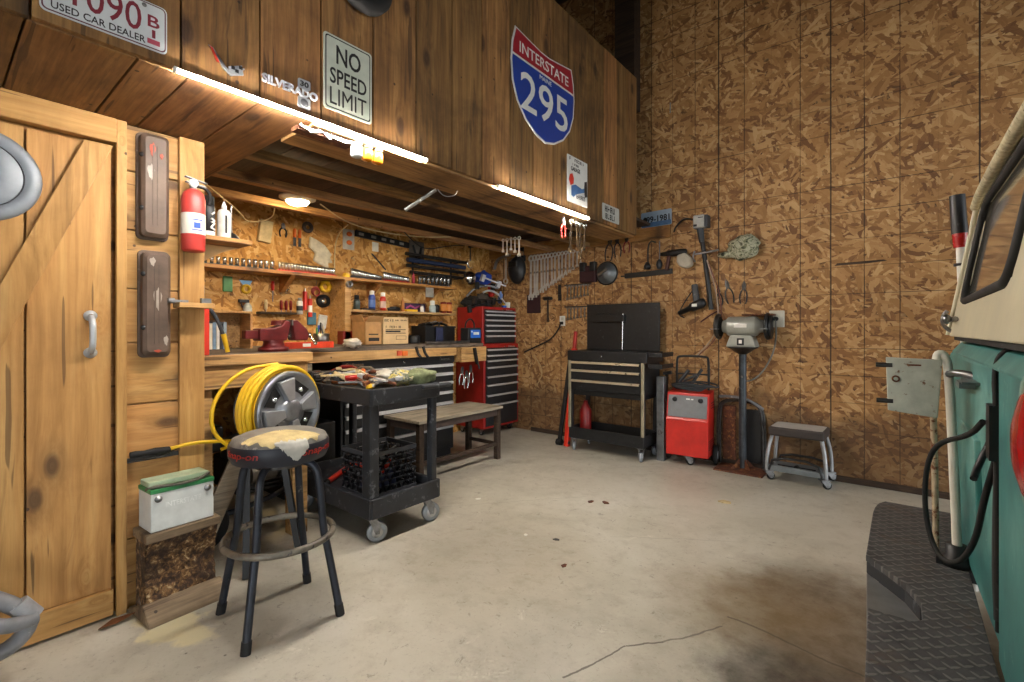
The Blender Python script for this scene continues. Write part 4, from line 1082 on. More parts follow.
t = thing('speed_sign', 'white NO SPEED LIMIT sign screwed to the loft boards', 'sign', on_loft(1.188, 2.302), R90)
obj('plate', B().prism(rrect(.238, .325, .014), -.004, .001), pm('#c9cfc0', .45, .1, .08), t, bev=.001)
b = B(); P = rrect(.222, .309, .012, 5); Q = rrect(.212, .299, .010, 5); k = len(P)
b.add([(x, -.0045, z) for x, z in P] + [(x, -.0045, z) for x, z in Q], [(i, (i + 1) % k, k + (i + 1) % k, k + i) for i in range(k)])
obj('border_line', b, TXT, t)
obj('lettering', B().text('NO', 0, .085, .12, .082, -.0045, .001, .014).text('SPEED', 0, -.012, .18, .068, -.0045, .001, .012).text('LIMIT', 0, -.100, .18, .072, -.0045, .001, 0.), TXT, t)

t = thing('small_tyre', 'small black tyre with a grey hub hung high on the loft face', 'tyre', on_loft(1.245, 2.765), R90)
tt = obj('tread', B().lathe([(.075, -.02), (.10, -.03), (.135, -.026), (.146, -.012), (.146, .016), (.135, .03), (.10, .034), (.075, .024)], (0, -.036, 0), (0, 1, 0), 40), RUB, t)
obj('hub', B().lathe([(.0001, -.035), (.03, -.035), (.04, -.015), (.07, -.012), (.082, -.024), (.082, .02), (.0001, .02)], (0, -.036, 0), (0, 1, 0), 30), GLV, t)

t = thing('route_shield', 'red and blue Interstate 295 highway shield on the loft boards', 'sign', on_loft(2.702, 2.825), R90)
def shield(s_):
    R = [(0, .262), (.05, .292), (.14, .302), (.25, .285), (.335, .262), (.362, .18), (.372, .06), (.355, -.07), (.30, -.18), (.21, -.265), (.09, -.315), (0, -.332)]
    # top dips in the middle, sides bulge
    R = [(0, .262), (.05, .262), (.17, .278), (.335, .302), (.366, .20), (.378, .08), (.364, -.05), (.315, -.165), (.225, -.26), (.11, -.322), (0, -.348)]
    P = [(x * s_, (z - .0) * s_) for x, z in R]
    return P + [(-x, z) for x, z in reversed(P[1:-1])]
obj('plate', B().prism(shield(1), -.004, .001), pm('#d8dada', .35, .2, .06), t)
def cut(P, z0, lo):
    out = []; n_ = len(P)
    for i in range(n_):
        a, c = P[i], P[(i + 1) % n_]
        ina = (a[1] >= z0) != lo; inc = (c[1] >= z0) != lo
        if ina: out.append(a)
        if ina != inc:
            f = (z0 - a[1]) / (c[1] - a[1]); out.append((a[0] + (c[0] - a[0]) * f, z0))
    return out
S = shield(.963)
obj('red_crown', B().prism(cut(S, .128, False), -.0052, -.004), pm('#9c2230', .4, 0, .08), t)
obj('blue_field', B().prism(cut(S, .112, True), -.0052, -.004), pm('#1c3f97', .4, 0, .08), t)
obj('lettering', B().text('INTERSTATE', 0, .190, .58, .070, -.0052, .001, .006).text('MAINE', 0, .086, .14, .030, -.0052, .001, .0).text('295', 0, -.075, .56, .25, -.0052, .001, .006), pm('#d9dcd8', .4, 0, .05), t)

t = thing('garage_sign', 'white cartoon garage sign with a red and blue figure near the end of the loft', 'sign', on_loft(3.125, 2.318), R90)
obj('plate', B().prism(rrect(.29, .345, .008), -.004, .001), pm('#d3d6d2', .45, 0, .06), t, bev=.001)
b = B(); b.text('GARAGE', -.03, .080, .13, .032, -.004, .001, .03); scribble(b, 0, .148, .24, .024, -.004, 10, 3); scribble(b, -.03, .114, .09, .018, -.004, 4, 5); scribble(b, .045, -.115, .13, .032, -.004, 6, 8)
obj('lettering', b, TXT, t)
obj('red_shape', B().prism([(-.11, .03), (-.075, .045), (-.055, .01), (-.06, -.03), (-.10, -.05), (-.125, -.01)], -.0052, -.004), REDB, t)
obj('blue_shape', B().prism([(-.09, -.05), (-.03, -.03), (.06, -.045), (.10, -.03), (.11, -.06), (.03, -.085), (-.02, -.10), (-.06, -.13), (-.09, -.12)], -.0052, -.004), pm('#4a74a8', .5), t)
obj('black_shape', B().prism([(.10, .02), (.135, .03), (.14, -.09), (.105, -.10), (.095, -.04)], -.0053, -.004), BLK, t)

t = thing('licence_plate', 'small white plate with dark characters at the far lower end of the loft', 'licence plate', on_loft(3.665, 2.176), R90)
obj('plate', B().prism(rrect(.30, .135, .012), -.004, .001), pm('#b9bdb8', .45, .1, .08), t, bev=.001)
obj('lettering', scribble(scribble(B(), 0, .027, .23, .05, -.004, 5, 2), .01, -.033, .23, .045, -.004, 6, 4), TXT, t)

t = thing('licence_plate', 'pale blue licence plate reading 99-1981 on the back wall beside the loft', 'licence plate', on_back(-1.872, 2.295), 0, rot=(0, -.02, 0))
obj('plate', B().prism(rrect(.312, .155, .014), -.004, .001), pm('#9fb0c0', .4, .2, .1), t, bev=.001)
obj('blue_band', B().prism(rrect(.300, .045, .01, 4, 0, -.05), -.0046, -.0035), pm('#4f7096', .45), t)
obj('number', B().text('99-1981', .018, .0, .235, .062, -.0046, .001, .025).prism([(-.112 + .024 * math.cos(a), .03 * math.sin(a)) for a in [2 * PI * i / 16 for i in range(16)]], -.0056, -.004), TXT, t)

# ------------------------------------------------------------------ things on the plank wall by the door
t = thing('wheel_cover', 'round galvanised wheel cover hung on the plank door at the picture edge', 'wheel cover', on_door(.118, 1.752), R90)
DISC = pm('#868d95', .5, .35, .15, 6)
obj('disc', B().lathe([(.0001, .012), (.06, .013), (.116, .016), (.120, .012), (.124, .018), (.160, .013), (.170, .005), (.171, 0), (.0001, 0)], (0, .0005, 0), (0, -1, 0), 48), DISC, t)
obj('groove_ring', B().torus((0, -.0155, 0), .1205, .0022, (0, 1, 0), 48, 6), CHARC, t)

VC = pm('#5f4d40', .55, .1, .25, 9, '#82756a', .60)
def valve(lab, y, z, h, streak):
    t = thing('valve_cover', lab, 'valve cover', on_door(y, z), R90)
    w = .118
    obj('flange', B().prism(rrect(w, h, .022, 5), -.010, .001), VC, t, bev=.003)
    b = B(); P = rrect(w - .018, h - .02, .02, 5); Q = rrect(w - .044, h - .05, .016, 5); k = len(P)
    b.add([(x, -.010, z_) for x, z_ in P] + [(x, -.048, z_) for x, z_ in P] + [(x, -.060, z_) for x, z_ in Q],
          [(i, (i + 1) % k, k + (i + 1) % k, k + i) for i in range(k)] + [(k + i, k + (i + 1) % k, 2 * k + (i + 1) % k, 2 * k + i) for i in range(k)] + [tuple(range(2 * k, 3 * k))])
    body = obj('dome', b, VC, t)
    b = B(); b.bx(.004, .010, -.0625, -.058, -h / 2 + .06, h / 2 - .06); b.bx(-.012, -.006, -.0625, -.058, -h / 2 + .06, h / 2 - .06)
    obj('raised_rib', b, VC, body)
    b = B()
    for zz in (h * .27, -h * .22): b.lathe([(.0001, .008), (.009, .006), (.012, 0)], (-.046, -.048, zz), (0, -1, 0), 12)
    obj('bolt', b, BLK, body)
    for (x, z_, r1, r2, c) in streak:
        b = B().prism([(x + r1 * math.cos(a) * (1 + .25 * math.sin(3 * a)), z_ + r2 * math.sin(a) * (1 + .2 * math.cos(5 * a))) for a in [2 * PI * i / 18 for i in range(18)]], -.0612, -.0595)
        obj('worn_patch', b, pm('#a2968a', .5) if c else pm('#b5482c', .6), body)
valve('upper of two brown rusty valve covers mounted beside the plank door', .634, 1.816, .463, [(-.012, .15, .010, .03, 0), (.02, .13, .006, .012, 0), (-.018, .055, .012, .032, 1)])
valve('lower of two brown rusty valve covers mounted beside the plank door', .640, 1.306, .468, [(-.018, .18, .01, .018, 1), (.0, .02, .014, .045, 1), (.03, -.16, .008, .02, 1), (.0, -.205, .012, .006, 0)])

t = thing('fire_extinguisher', 'red fire extinguisher with a white label hung on the plank wall corner', 'fire extinguisher', (-2.488, .772, 1.548), R90)
obj('cylinder', B().lathe([(.0001, 0), (.040, 0), (.047, .008), (.047, .235), (.040, .262), (.024, .278), (.016, .282), (.0001, .282)], n=28), pm('#c2403a', .4, 0, .12, 8, '#9a3a34', .7), t)
obj('label', B().lathe([(.0474, .075), (.0478, .078), (.0478, .165), (.0474, .168)], n=28), pm('#d8cfc0', .6, 0, .1), t)
b = B(); b.bx(-.012, .014, -.0485, -.0475, .10, .125); b.bx(-.02, .02, -.0485, -.0475, .135, .140); b.bx(-.02, .02, -.0485, -.0475, .09, .094)
obj('label_print', b, BLU, t)
b = B(); b.cyl((0, 0, .28), (0, 0, .305), .014, n=14)
obj('valve_neck', b, STL, t)
b = B(); b.bar((-.035, -.01, .332), (.055, .0, .318), .018, .006); b.bar((-.03, 0, .312), (.05, 0, .300), .018, .006)
obj('lever', b, pm('#8a8d90', .35, .7, .1), t, bev=.002)
obj('gauge', B().lathe([(.0001, .012), (.017, .012), (.019, 0)], (-.004, -.014, .306), (0, -1, .1), 18), WHT, t)
obj('hose', B().tube([(.015, 0, .30), (.055, .01, .30), (.075, .01, .27), (.07, .03, .23)], .008, 8), RUB, t)
obj('wall_bracket', B().bx(-.02, .02, .045, .056, .05, .27), STL, t)

t = thing('spray_can', 'black and white spray can standing beside the fire extinguisher', 'spray can', (-2.70, .90, 1.6545), R90)
obj('can', B().lathe([(.0001, 0), (.033, 0), (.033, .15), (.028, .165), (.0001, .166)], n=22), pm('#26282b', .4), t)
obj('white_print', B().at((0, 0, 0), (0, 0, .45)).bar((-.012, -.033, .05), (.010, -.034, .075), .006, .008).bar((-.012, -.033, .05), (.012, -.033, .04), .006, .008).bar((-.010, -.033, .095), (.012, -.033, .085), .006, .008).bar((.012, -.033, .085), (-.010, -.033, .075), .006, .008).bar((-.008, -.033, .115), (.010, -.033, .13), .006, .008).at().lathe([(.0334, .0), (.0336, .001), (.0336, .03), (.0334, .032)], n=22), WHT, t)
obj('cap', B().lathe([(.030, .165), (.030, .205), (.026, .210), (.0001, .210)], n=22), RUB, t)
t = thing('squeeze_bottle', 'white bottle with a pointed cap beside the black spray can', 'bottle', (-2.69, .972, 1.6545), R90)
obj('bottle_body', B().lathe([(.0001, 0), (.03, 0), (.032, .01), (.032, .13), (.025, .15), (.012, .155), (.0001, .156)], n=20), pm('#d9d6cc', .5), t)
obj('cap', B().lathe([(.012, .155), (.012, .17), (.004, .195), (.0001, .195)], n=12), WHT, t)
obj('label_print', B().bx(-.006, .002, -.0335, -.0325, .03, .12), TXT, t)
t = thing('oil_can', 'dark pump oil can with a tall spout at the end of the small shelf', 'oil can', (-2.745, 1.022, 1.6545), R90)
obj('base', B().lathe([(.0001, 0), (.05, 0), (.052, .006), (.05, .016), (.03, .042), (.012, .052), (.0001, .053)], n=24), DST, t)
obj('spout', B().tube([(0, 0, .05), (0, 0, .10), (.004, -.003, .2)], [.011, .008, .0035], 10), STL, t)

t = thing('wall_ledge', 'small wooden ledge with a metal clamp on the plank wall corner', 'shelf', (DW + .022, .77, 1.292), R90)
obj('ledge_board', B().bx(-.065, .075, -.09, .0005, 0, .022), M_pineX, t, bev=.002)
b = B(); b.bx(-.085, -.02, -.055, -.03, .0225, .034); b.cyl((-.095, -.042, .03), (-.07, -.042, .03), .012, n=12); b.bx(.03, .07, -.06, -.04, .0225, .045)
obj('clamp', b, STL, t)
t = thing('gooseneck_hose', 'dark flexible gooseneck with a yellow tip bending down onto the bench', 'hose', (-2.86, .96, 1.0665), R90)
obj('flexible_neck', B().tube([(-.05, 0, .34), (-.055, -.01, .27), (-.02, -.02, .26), (.03, -.01, .20), (.07, 0, .10)], .010, 10), pm('#4d5258', .45, .5), t)
obj('yellow_tip', B().cyl((.07, 0, .105), (.092, 0, .005), .0135, .011, n=14), YEL, t)
obj('clamp_base', B().bx(-.075, -.03, -.03, .03, .30, .36).bx(-.06, -.05, -.01, .01, .0, .30), STL, t)
tag(obj('red_spirit_level', B().bx(-.012, .012, -.03, .03, 0, .27), REDB, loc=(-2.70, .875, 1.0665), bev=.003), 'upright red bar standing at the near end of the bench', 'bar')

# ------------------------------------------------------------------ under the loft
t = thing('magnetic_tray', 'narrow red tray of chrome bits fixed under the loft edge', 'tool tray', (-2.0, 1.125, 2.0605), R90)
obj('tray', B().bx(-.13, .13, -.03, .03, -.018, 0), RUST, t, bev=.002)
for x, a in ((-.10, .3), (-.06, -.5), (-.01, .9), (.04, .2), (.09, -.3)):
    obj('chrome_bit', B().bar((x - .03 * math.cos(a), -.042, -.010 + .02 * math.sin(a)), (x + .03 * math.cos(a), -.048, -.012 - .015 * math.sin(a)), .012, .012), CHR, t)
for i, (y, l) in enumerate(((1.265, 'clear glass jar screwed under the loft edge next to the chrome bits'), (1.322, 'amber jar screwed under the loft edge, nearer the chrome bits'), (1.379, 'amber jar screwed under the loft edge, further from the chrome bits'))):
    t = thing('parts_jar', l, 'jar', (-1.955, y, 2.0605), R90)
    obj('lid', B().lathe([(.0001, 0), (.026, 0), (.026, -.014), (.0001, -.014)], n=20), CHR, t)
    obj('jar_body', B().lathe([(.022, -.014), (.027, -.022), (.027, -.062), (.02, -.068), (.0001, -.068)], n=20), AMB if i else pm('#b9bdbd', .15), t)
t = thing('hanging_bar', 'flat grey steel bar hanging on a bead chain under the joists', 'bar', (-2.27, 1.92, 1.99))
obj('flat_bar', B().bar((.07, .055, .06), (-.08, -.065, -.065), .012, .030, (1, -1, .3)), pm('#9a9a96', .4, .5, .1), t, bev=.004)
obj('bead_chain', B().tube([(.075, .06, .064), (.10, .09, .02), (.13, .15, .03), (.13, .18, .069)], .003, 6), STL, t)
def cable(lab, pts, r=.005, m=None): return tag(obj('electric_cable', B().tube(pts, r, 6), m or TAN), lab, 'cable')
cable('pale cable looping under the joists near the fire extinguisher', [(-3.2, 1.02, 2.085), (-3.75, 1.46, 2.06), (-3.97, 1.60, 2.03), (-3.8, 1.72, 2.06), (-3.55, 1.62, 2.088)])
cable('pale cable running along under the joists past the round lamp', [(-3.2, 1.78, 2.088), (-3.55, 2.2, 2.08), (-3.62, 2.6, 2.07), (-3.55, 3.0, 2.08), (-3.35, 3.2, 2.09)])
cable('pale cable dropping down the strand board to the socket shelf', [(-3.6, 2.25, 2.08), (-3.9, 2.34, 2.06), (-4.03, 2.38, 1.95), (-4.03, 2.38, 1.70)])
cable('dark cable sagging under the joists above the metal clip', [(-3.5, 2.75, 2.09), (-3.6, 3.0, 2.0), (-3.6, 3.15, 1.99), (-3.6, 3.4, 2.06), (-3.55, 3.6, 2.09)], .005, BLK)

# ------------------------------------------------------------------ small hanging things on the bench wall
def pliers(b, L, w, open_=.25, h=0):
    """pliers hanging jaws up: two handles, pivot and jaws, in local x z"""
    for s_ in (-1, 1):
        b.m = 0; b.tube([(s_ * .004, -.008, 0), (s_ * w * .9, -.008, -L * .18), (s_ * w, -.008, -L * .4), (s_ * w * .7, -.008, -L * .62)], .0065, 6)
        b.m = 1; b.prism([(0, 0), (s_ * w * .55, .01), (s_ * w * .4, L * .22), (s_ * .003, L * .30)], -.014, -.002)
    b.m = 1; b.cyl((0, -.016, 0), (0, .0005, 0), w * .45, n=12)
    return b
def hung(name, lab, cat, loc, rz, b, mats, group=None, tilt=0, bev=0):
    o = obj(name, b, mats, loc=loc, rot=(0, tilt, rz), bev=bev)
    o.rotation_mode = 'XYZ'
    return tag(o, lab, cat, group)
hung('wood_block', 'pale wooden block hung tilted on the bench wall beside the oil can', 'block', on_left(1.76, 2.0), R90, B().bx(-.05, .05, -.045, .0005, -.09, .09), TAN, tilt=.12, bev=.004)
hung('pliers', 'black pliers hung on the bench wall beside the pale wooden block', 'pliers', on_left(1.915, 2.06), R90, pliers(B(), .13, .03), [BLK, STL])
for i, l in enumerate(('nearer of the two orange-handled chisels hung on the bench wall', 'farther of the two orange-handled chisels hung on the bench wall')):
    t = thing('chisel', l, 'chisel', on_left(2.01 + .045 * i, 1.99), R90, 'orange chisels')
    obj('handle', B().lathe([(.0001, .075), (.012, .073), (.014, .05), (.012, 0), (.0001, 0)], (0, -.015, 0), n=12), ORG, t)
    obj('blade', B().bx(-.012, .012, -.018, -.012, -.075, 0), DST, t)
hung('tape_roll', 'small dark roll of tape hung above the white work glove', 'tape', on_left(2.125, 2.095), R90, B().torus((0, -.018, 0), .034, .017, (0, 1, 0), 24, 8), pm('#4a3f3a', .5))
b = B(); b.prism([(-.09, .12), (-.03, .10), (.05, .06), (.12, -.02), (.10, -.05), (.13, -.09), (.08, -.10), (.09, -.15), (.0, -.12), (-.06, -.09), (-.04, -.02), (-.10, .02)], -.03, .0005)
hung('work_glove', 'crumpled cream work glove hung on the bench wall over the sockets', 'glove', on_left(2.235, 1.90), R90, b, pm('#cfc6ac', .9, 0, .15, 20), bev=.012)
t = thing('bulb_pack', 'carded pack with orange parts hung on the bench wall by the hanging cable', 'pack', on_left(2.535, 2.055), R90)
obj('card', B().bx(-.06, .06, -.004, .0005, -.10, .09), pm('#b9b5a8', .5), t)
for z in (.045, -.035): obj('orange_part', B().ball((0, -.016, z), (.03, .014, .022)), ORG, t)
t = thing('shop_level', 'long black level with pale marks hung near the top of the bench wall', 'level', on_left(2.92, 2.105), R90, rot=(0, .05, R90))
obj('level_body', B().bx(-.32, .32, -.025, .0005, -.03, .03), BLK, t, bev=.003)
for x in (-.26, -.12, .0, .1, .22): obj('pale_mark', B().bx(x - .03, x + .025, -.0265, -.0245, -.014, .012), pm('#8f8d84', .5), t)
hung('small_card', 'little white card hung below the black level', 'card', on_left(2.83, 2.02), R90, B().bx(-.035, .035, -.008, .0005, -.045, .045), PAPER)
hung('knife_holder', 'black triangular square hung below the white card on the bench wall', 'square', on_left(2.88, 1.90), R90, B().prism([(-.10, .05), (-.08, .05), (.08, -.09), (.07, -.10)], -.006, .0005), BLK)
t = thing('clip_plate', 'grey steel plate with dark spring clips at the end of the black level', 'plate', on_left(3.35, 2.05), R90)
obj('plate', B().bx(-.10, .10, -.012, .0005, -.12, .10), pm('#6b655c', .5, .3), t)
for s_ in (-1, 1): obj('clip', B().bar((s_ * .06, -.02, .05), (s_ * .015, -.03, -.09), .012, .02), BLK, t)
for i, (z, l, m, c) in enumerate(((1.985, .44, DST, 'topmost dark'), (1.925, .42, pm('#23304a', .4), 'second, navy'), (1.865, .43, BLK, 'third, black'), (1.80, .38, DST, 'lowest dark'))):
    o = obj('pipe', B().cyl((-l, -.09, 0), (l, -.09, 0), .018 if i != 1 else .024, n=12), m, loc=on_left(3.58, z), rz=R90)
    tag(o, c + ' pipe of the four stacked on wall brackets by the red chest', 'pipe', 'pipes on the wall brackets')
for y, w_ in ((3.30, 'nearer'), (3.86, 'farther')):
    b = B(); b.bx(-.012, .012, -.006, .0005, -.16, .13)
    for z in (1.965, 1.899, 1.843, 1.78): b.bar((0, 0, z - 1.88 - .004), (0, -.12, z - 1.88 - .004), .012, .006)
    hung('pipe_bracket', w_ + ' of two steel brackets carrying the dark pipes', 'bracket', on_left(y, 1.88), R90, b, DST)
hung('wire_fork', 'silver fork-shaped hook hanging on a black strap before the pipes', 'hook', (-3.6, 3.72, 2.09), R90, B().bx(-.006, .006, -.004, .004, -.14, 0), BLK)
t = thing('fork_end', 'chrome two-pronged end hanging below the black strap', 'hook', (-3.6, 3.72, 1.95), R90)
obj('fork', B().torus((0, 0, -.045), .04, .009, (0, 1, 0), 16, 6, PI * .5, PI * 1.5).cyl((0, 0, -.01), (0, 0, .0), .008, n=8), CHR, t)

hung('green_card', 'green carded pack hung under the socket shelf near the gooseneck', 'pack', on_left(1.485, 1.55), R90, B().bx(-.035, .035, -.02, .0005, -.06, .06), GRN, bev=.008)
t = thing('tape_pack', 'yellow and blue carded pack hung under the socket shelf', 'pack', on_left(1.62, 1.53), R90)
obj('card', B().prism([(-.05, .06), (.05, .06), (.03, .02), (-.02, .02)], -.004, .0005), pm('#6f9fc4', .5), t)
obj('yellow_part', B().torus((0, -.014, -.01), .028, .012, (0, 1, 0), 20, 8), YEL, t)
t = thing('trigger_sprayer', 'small clear spray bottle with a black trigger hung under the socket shelf', 'spray bottle', on_left(1.60, 1.325), R90)
obj('bottle', B().lathe([(.0001, 0), (.032, 0), (.034, .01), (.03, .06), (.012, .085), (.0001, .086)], (.02, -.036, 0), n=18), pm('#aeb6b4', .25), t)
obj('trigger_head', B().bx(-.045, .03, -.05, -.02, .085, .11).bar((-.03, -.036, .085), (-.015, -.036, .045), .012, .008), BLK, t, bev=.003)
t = thing('screwdriver', 'red-handled screwdriver hung under the middle of the socket shelf', 'screwdriver', on_left(1.826, 1.52), R90)
obj('handle', B().lathe([(.0001, .08), (.012, .078), (.014, .05), (.010, .005), (.0001, 0)], (0, -.015, 0), n=12), RED, t)
obj('shaft', B().cyl((0, -.015, -.09), (0, -.015, 0), .004, n=8), STL, t)
b = B()
for i in range(5): b.torus((.012 * math.sin(i * 2), -.012 - .004 * i, -.01 * i), .022, .0025, (.3 * math.sin(i), 1, .2 * i), 18, 5)
hung('key_rings', 'bunch of silver rings hung under the socket shelf by the red screwdriver', 'rings', on_left(1.93, 1.56), R90, b, CHR)
for i, y in enumerate((1.76, 1.885, 1.925, 1.965)):
    t = thing('screwdriver', ('lone tan', 'first dark-red', 'second dark-red', 'third dark-red')[i] + ' screwdriver in the tiny shelf behind the vise, counted from the door', 'screwdriver', (-4.01, y, 1.3435), R90, 'short screwdrivers on the tiny shelf')
    obj('handle', B().lathe([(.0001, .10), (.010, .098), (.013, .07), (.011, .02), (.0001, .02)], n=12), REDD if i else TAN, t)
    obj('shaft', B().cyl((0, 0, 0), (0, 0, .02), .004, n=8), STL, t)
t = thing('spray_can', 'small white spray can standing on the tiny shelf end behind the vise', 'spray can', (-4.005, 1.995 + .045, 1.33), R90)
obj('can', B().lathe([(.0001, 0), (.026, 0), (.026, .10), (.02, .115), (.0001, .116)], n=18), WHT, t)
obj('cap', B().lathe([(.016, .115), (.016, .14), (.0001, .142)], n=14), pm('#8d8d8a'), t)
obj('label', B().lathe([(.0262, .03), (.0266, .031), (.0266, .07), (.0262, .071)], n=18), CHARC, t)
for i, (y, z, l) in enumerate(((2.10, 1.46, 'longer red tube hung on the bench wall between white can and red coil'), (2.145, 1.40, 'shorter red tube with a white label hung on the bench wall beside its twin'))):
    t = thing('caulk_tube', l, 'tube', on_left(y, z), R90)
    obj('tube_body', B().cyl((0, -.022, -.09), (0, -.022, .07), .018, n=14), REDB, t)
    obj('nozzle', B().cyl((0, -.022, .07), (0, -.022, .10), .006, .003, n=8), WHT, t)
    if i: obj('label', B().cyl((0, -.022, -.05), (0, -.022, .01), .0185, n=14), WHT, t)
t = thing('wire_coil', 'red and white coil of wire hung under the socket shelf', 'coil', on_left(2.20, 1.54), R90)
b = B()
for i in range(4): b.torus((0, -.012 - .007 * i, -.005 * i), .038 - .003 * i, .004, (0, 1, .1), 22, 5)
obj('coil', b, pm('#a33b30', .5), t)
obj('hook_wire', B().tube([(0, -.015, .03), (.01, -.012, .08), (.02, 0, .11)], .002, 5), STL, t)
hung('blue_pack', 'teal-blue pack hung on the bench wall above the red level', 'pack', on_left(2.165, 1.295), R90, B().bx(-.04, .04, -.02, .0005, -.055, .055), pm('#3d6c80', .5), bev=.006)
hung('white_pack', 'white pack hung on the bench wall beside the teal-blue pack', 'pack', on_left(2.265, 1.27), R90, B().bx(-.04, .04, -.022, .0005, -.06, .06), pm('#c9cac2', .5), tilt=.15, bev=.006)
hung('masking_tape_roll', 'yellow roll of tape hung on the wall beside the divider post', 'tape', on_left(2.285, 1.585), R90, B().lathe([(.030, 0), (.052, 0), (.052, .045), (.030, .045), (.030, 0)], (0, .0005, 0), (0, -1, 0), 28), YEL)
hung('tape_roll', 'grey roll of tape hung at the top of the divider post', 'tape', (-3.80, 2.378, 1.60), R90, B().lathe([(.015, 0), (.030, 0), (.030, .03), (.015, .03), (.015, 0)], (0, 0, 0), (0, -1, 0), 22), STL)
t = thing('wire_reel', 'black wire reel with a silver centre hung beside the divider post', 'reel', on_left(2.27, 1.455), R90)
obj('flange', B().lathe([(.0001, 0), (.058, 0), (.058, .006), (.02, .008), (.02, .03), (.058, .032), (.058, .038), (.0001, .038)], (0, .0005, 0), (0, -1, 0), 26), BLK, t)
obj('hub', B().lathe([(.0001, .041), (.022, .040), (.024, .037)], (0, 0, 0), (0, -1, 0), 18), CHR, t)

# rows of sockets on the long shelf
SOCK = pm('#d6d6d2', .2, .92, .1, 30)
def socket(lab, grp, n_, y0, y1, x, r0, r1, h0, h1, mat, railc):
    proto = None
    tag(obj('socket_rail', B().bx(-.022, .022, -(y1 - y0) / 2 - .02, (y1 - y0) / 2 + .02, 0, .010), railc, loc=(x, (y0 + y1) / 2, 1.6655), bev=.002), railtxt(grp), 'socket rail')
    for i in range(n_):
        f = i / max(1, n_ - 1); r = r0 + (r1 - r0) * f; h = (h0 + (h1 - h0) * f) * 1.3; r *= 1.12
        b = B(); b.lathe([(.0001, 0), (r * .85, 0), (r * .85, h * .45), (r, h * .55), (r, h), (r * .72, h), (r * .70, h - .012), (.0001, h - .014)], n=12)
        o = obj('socket', b, mat, loc=(x, y0 + (y1 - y0) * f, 1.6758)); tag(o, ORD[i] + ' ' + lab + ', from the door', 'socket', grp)
def railtxt(g): return {'sockets beside the oil can': 'dark rail holding the sockets nearest the oil can', 'sockets below the glove': 'red rail holding the sockets below the cream glove', 'sockets beyond the hanging cable': 'dark rail of sockets just beyond the hanging cable', 'sockets below the black level': 'red rail of sockets below the far end of the black level', 'large sockets near the red chest': 'steel rail under the large sockets near the red chest'}[g]
socket('chrome socket standing in the row nearest the oil can', 'sockets beside the oil can', 16, 1.10, 1.74, -3.86, .011, .016, .035, .05, SOCK, CHARC)
socket('chrome socket standing on the red rail below the cream glove', 'sockets below the glove', 20, 1.80, 2.27, -3.86, .009, .013, .05, .045, SOCK, REDB)
socket('chrome socket in the dark rail beyond the hanging cable', 'sockets beyond the hanging cable', 14, 2.45, 2.76, -3.86, .012, .010, .06, .03, SOCK, CHARC)
socket('chrome socket on the red rail below the far level end', 'sockets below the black level', 13, 2.80, 3.09, -3.86, .013, .011, .06, .04, SOCK, REDB)
socket('large dark chrome socket in the row nearest the red chest', 'large sockets near the red chest', 8, 3.24, 3.64, -3.86, .018, .022, .06, .085, pm('#8a8a88', .25, .9, .1), STL)
tag(obj('yellow_wedge', B().prism([(-.03, 0), (.03, 0), (.02, .03), (-.01, .04)], -.02, .02), YEL, loc=(-3.85, 2.385, 1.6655), rz=R90), 'small yellow plastic wedge between the two socket rows', 'wedge')
tag(obj('red_spray_nozzle', B().lathe([(.0001, 0), (.014, 0), (.014, .08), (.006, .1), (.0001, .13)], n=12), pm('#b53a4a', .5), loc=(-3.87, 3.165, 1.6655)), 'upright pink-red tube between the red socket rail and the large sockets', 'tube')

# things on the short shelf
def can(lab, y, x, r, h, c, capc, z=1.3815, caph=.04, name='spray_can', cat='spray can', band=None):
    t = thing(name, lab, cat, (x, y, z), R90)
    obj('can', B().lathe([(.0001, 0), (r, 0), (r, h - .02), (r * .7, h), (.0001, h)], n=20), c, t)
    if capc: obj('cap', B().lathe([(r * .72, h - .004), (r * .72, h + caph - .004), (.0001, h + caph)], n=16), capc, t)
    if band: obj('label', B().lathe([(r + .0003, h * .2), (r + .0007, h * .21), (r + .0007, h * .65), (r + .0003, h * .66)], n=20), band, t)
can('blue and white spray can on the short shelf by the divider post', 2.69, -3.90, .032, .15, pm('#27479a', .35), WHT, band=pm('#5d7fc4', .4))
can('red aerosol can with a white top on the short shelf', 2.815, -3.90, .030, .14, REDB, WHT, band=pm('#d9b8a6', .5))
can('green-grey bottle at the near end of the short shelf', 2.54, -3.92, .030, .10, pm('#56625c', .4), RUB, name='bottle', cat='bottle')
can('small white tin in front of the purple pack on the short shelf', 3.27, -3.86, .022, .06, WHT, STL, name='small_tin', cat='tin', caph=.02)
can('pale blue-white squeeze bottle beside the purple pack', 3.43, -3.88, .036, .08, pm('#b7c6c6', .4), WHT, name='bottle', cat='bottle', caph=.05)
can('dark tin on the short shelf before the orange labelled tins', 3.505, -3.9, .034, .09, DST, None, name='dark_tin', cat='tin')
for y, l in ((3.585, 'nearer red tin with an orange label at the shelf end'), (3.665, 'farther red tin with an orange label at the shelf end')):
    t = thing('labelled_tin', l, 'tin', (-3.875, y, 1.3815), R90)
    obj('can', B().lathe([(.0001, 0), (.036, 0), (.036, .115), (.03, .12), (.0001, .12)], n=22), REDD, t)
    obj('label', B().lathe([(.0364, .02), (.0368, .021), (.0368, .095), (.0364, .096)], n=22), pm('#d98a3a', .5), t)
tag(obj('tube_bottle', B().lathe([(.0001, 0), (.018, 0), (.018, .09), (.008, .12), (.004, .15), (.0001, .151)], n=14), pm('#b9763a', .5), loc=(-3.89, 3.045, 1.3815)), 'tan tapered bottle beside the purple pack on the short shelf', 'bottle')
b = B(); b.bx(-.14, .14, -.02, .02, 0, .09)
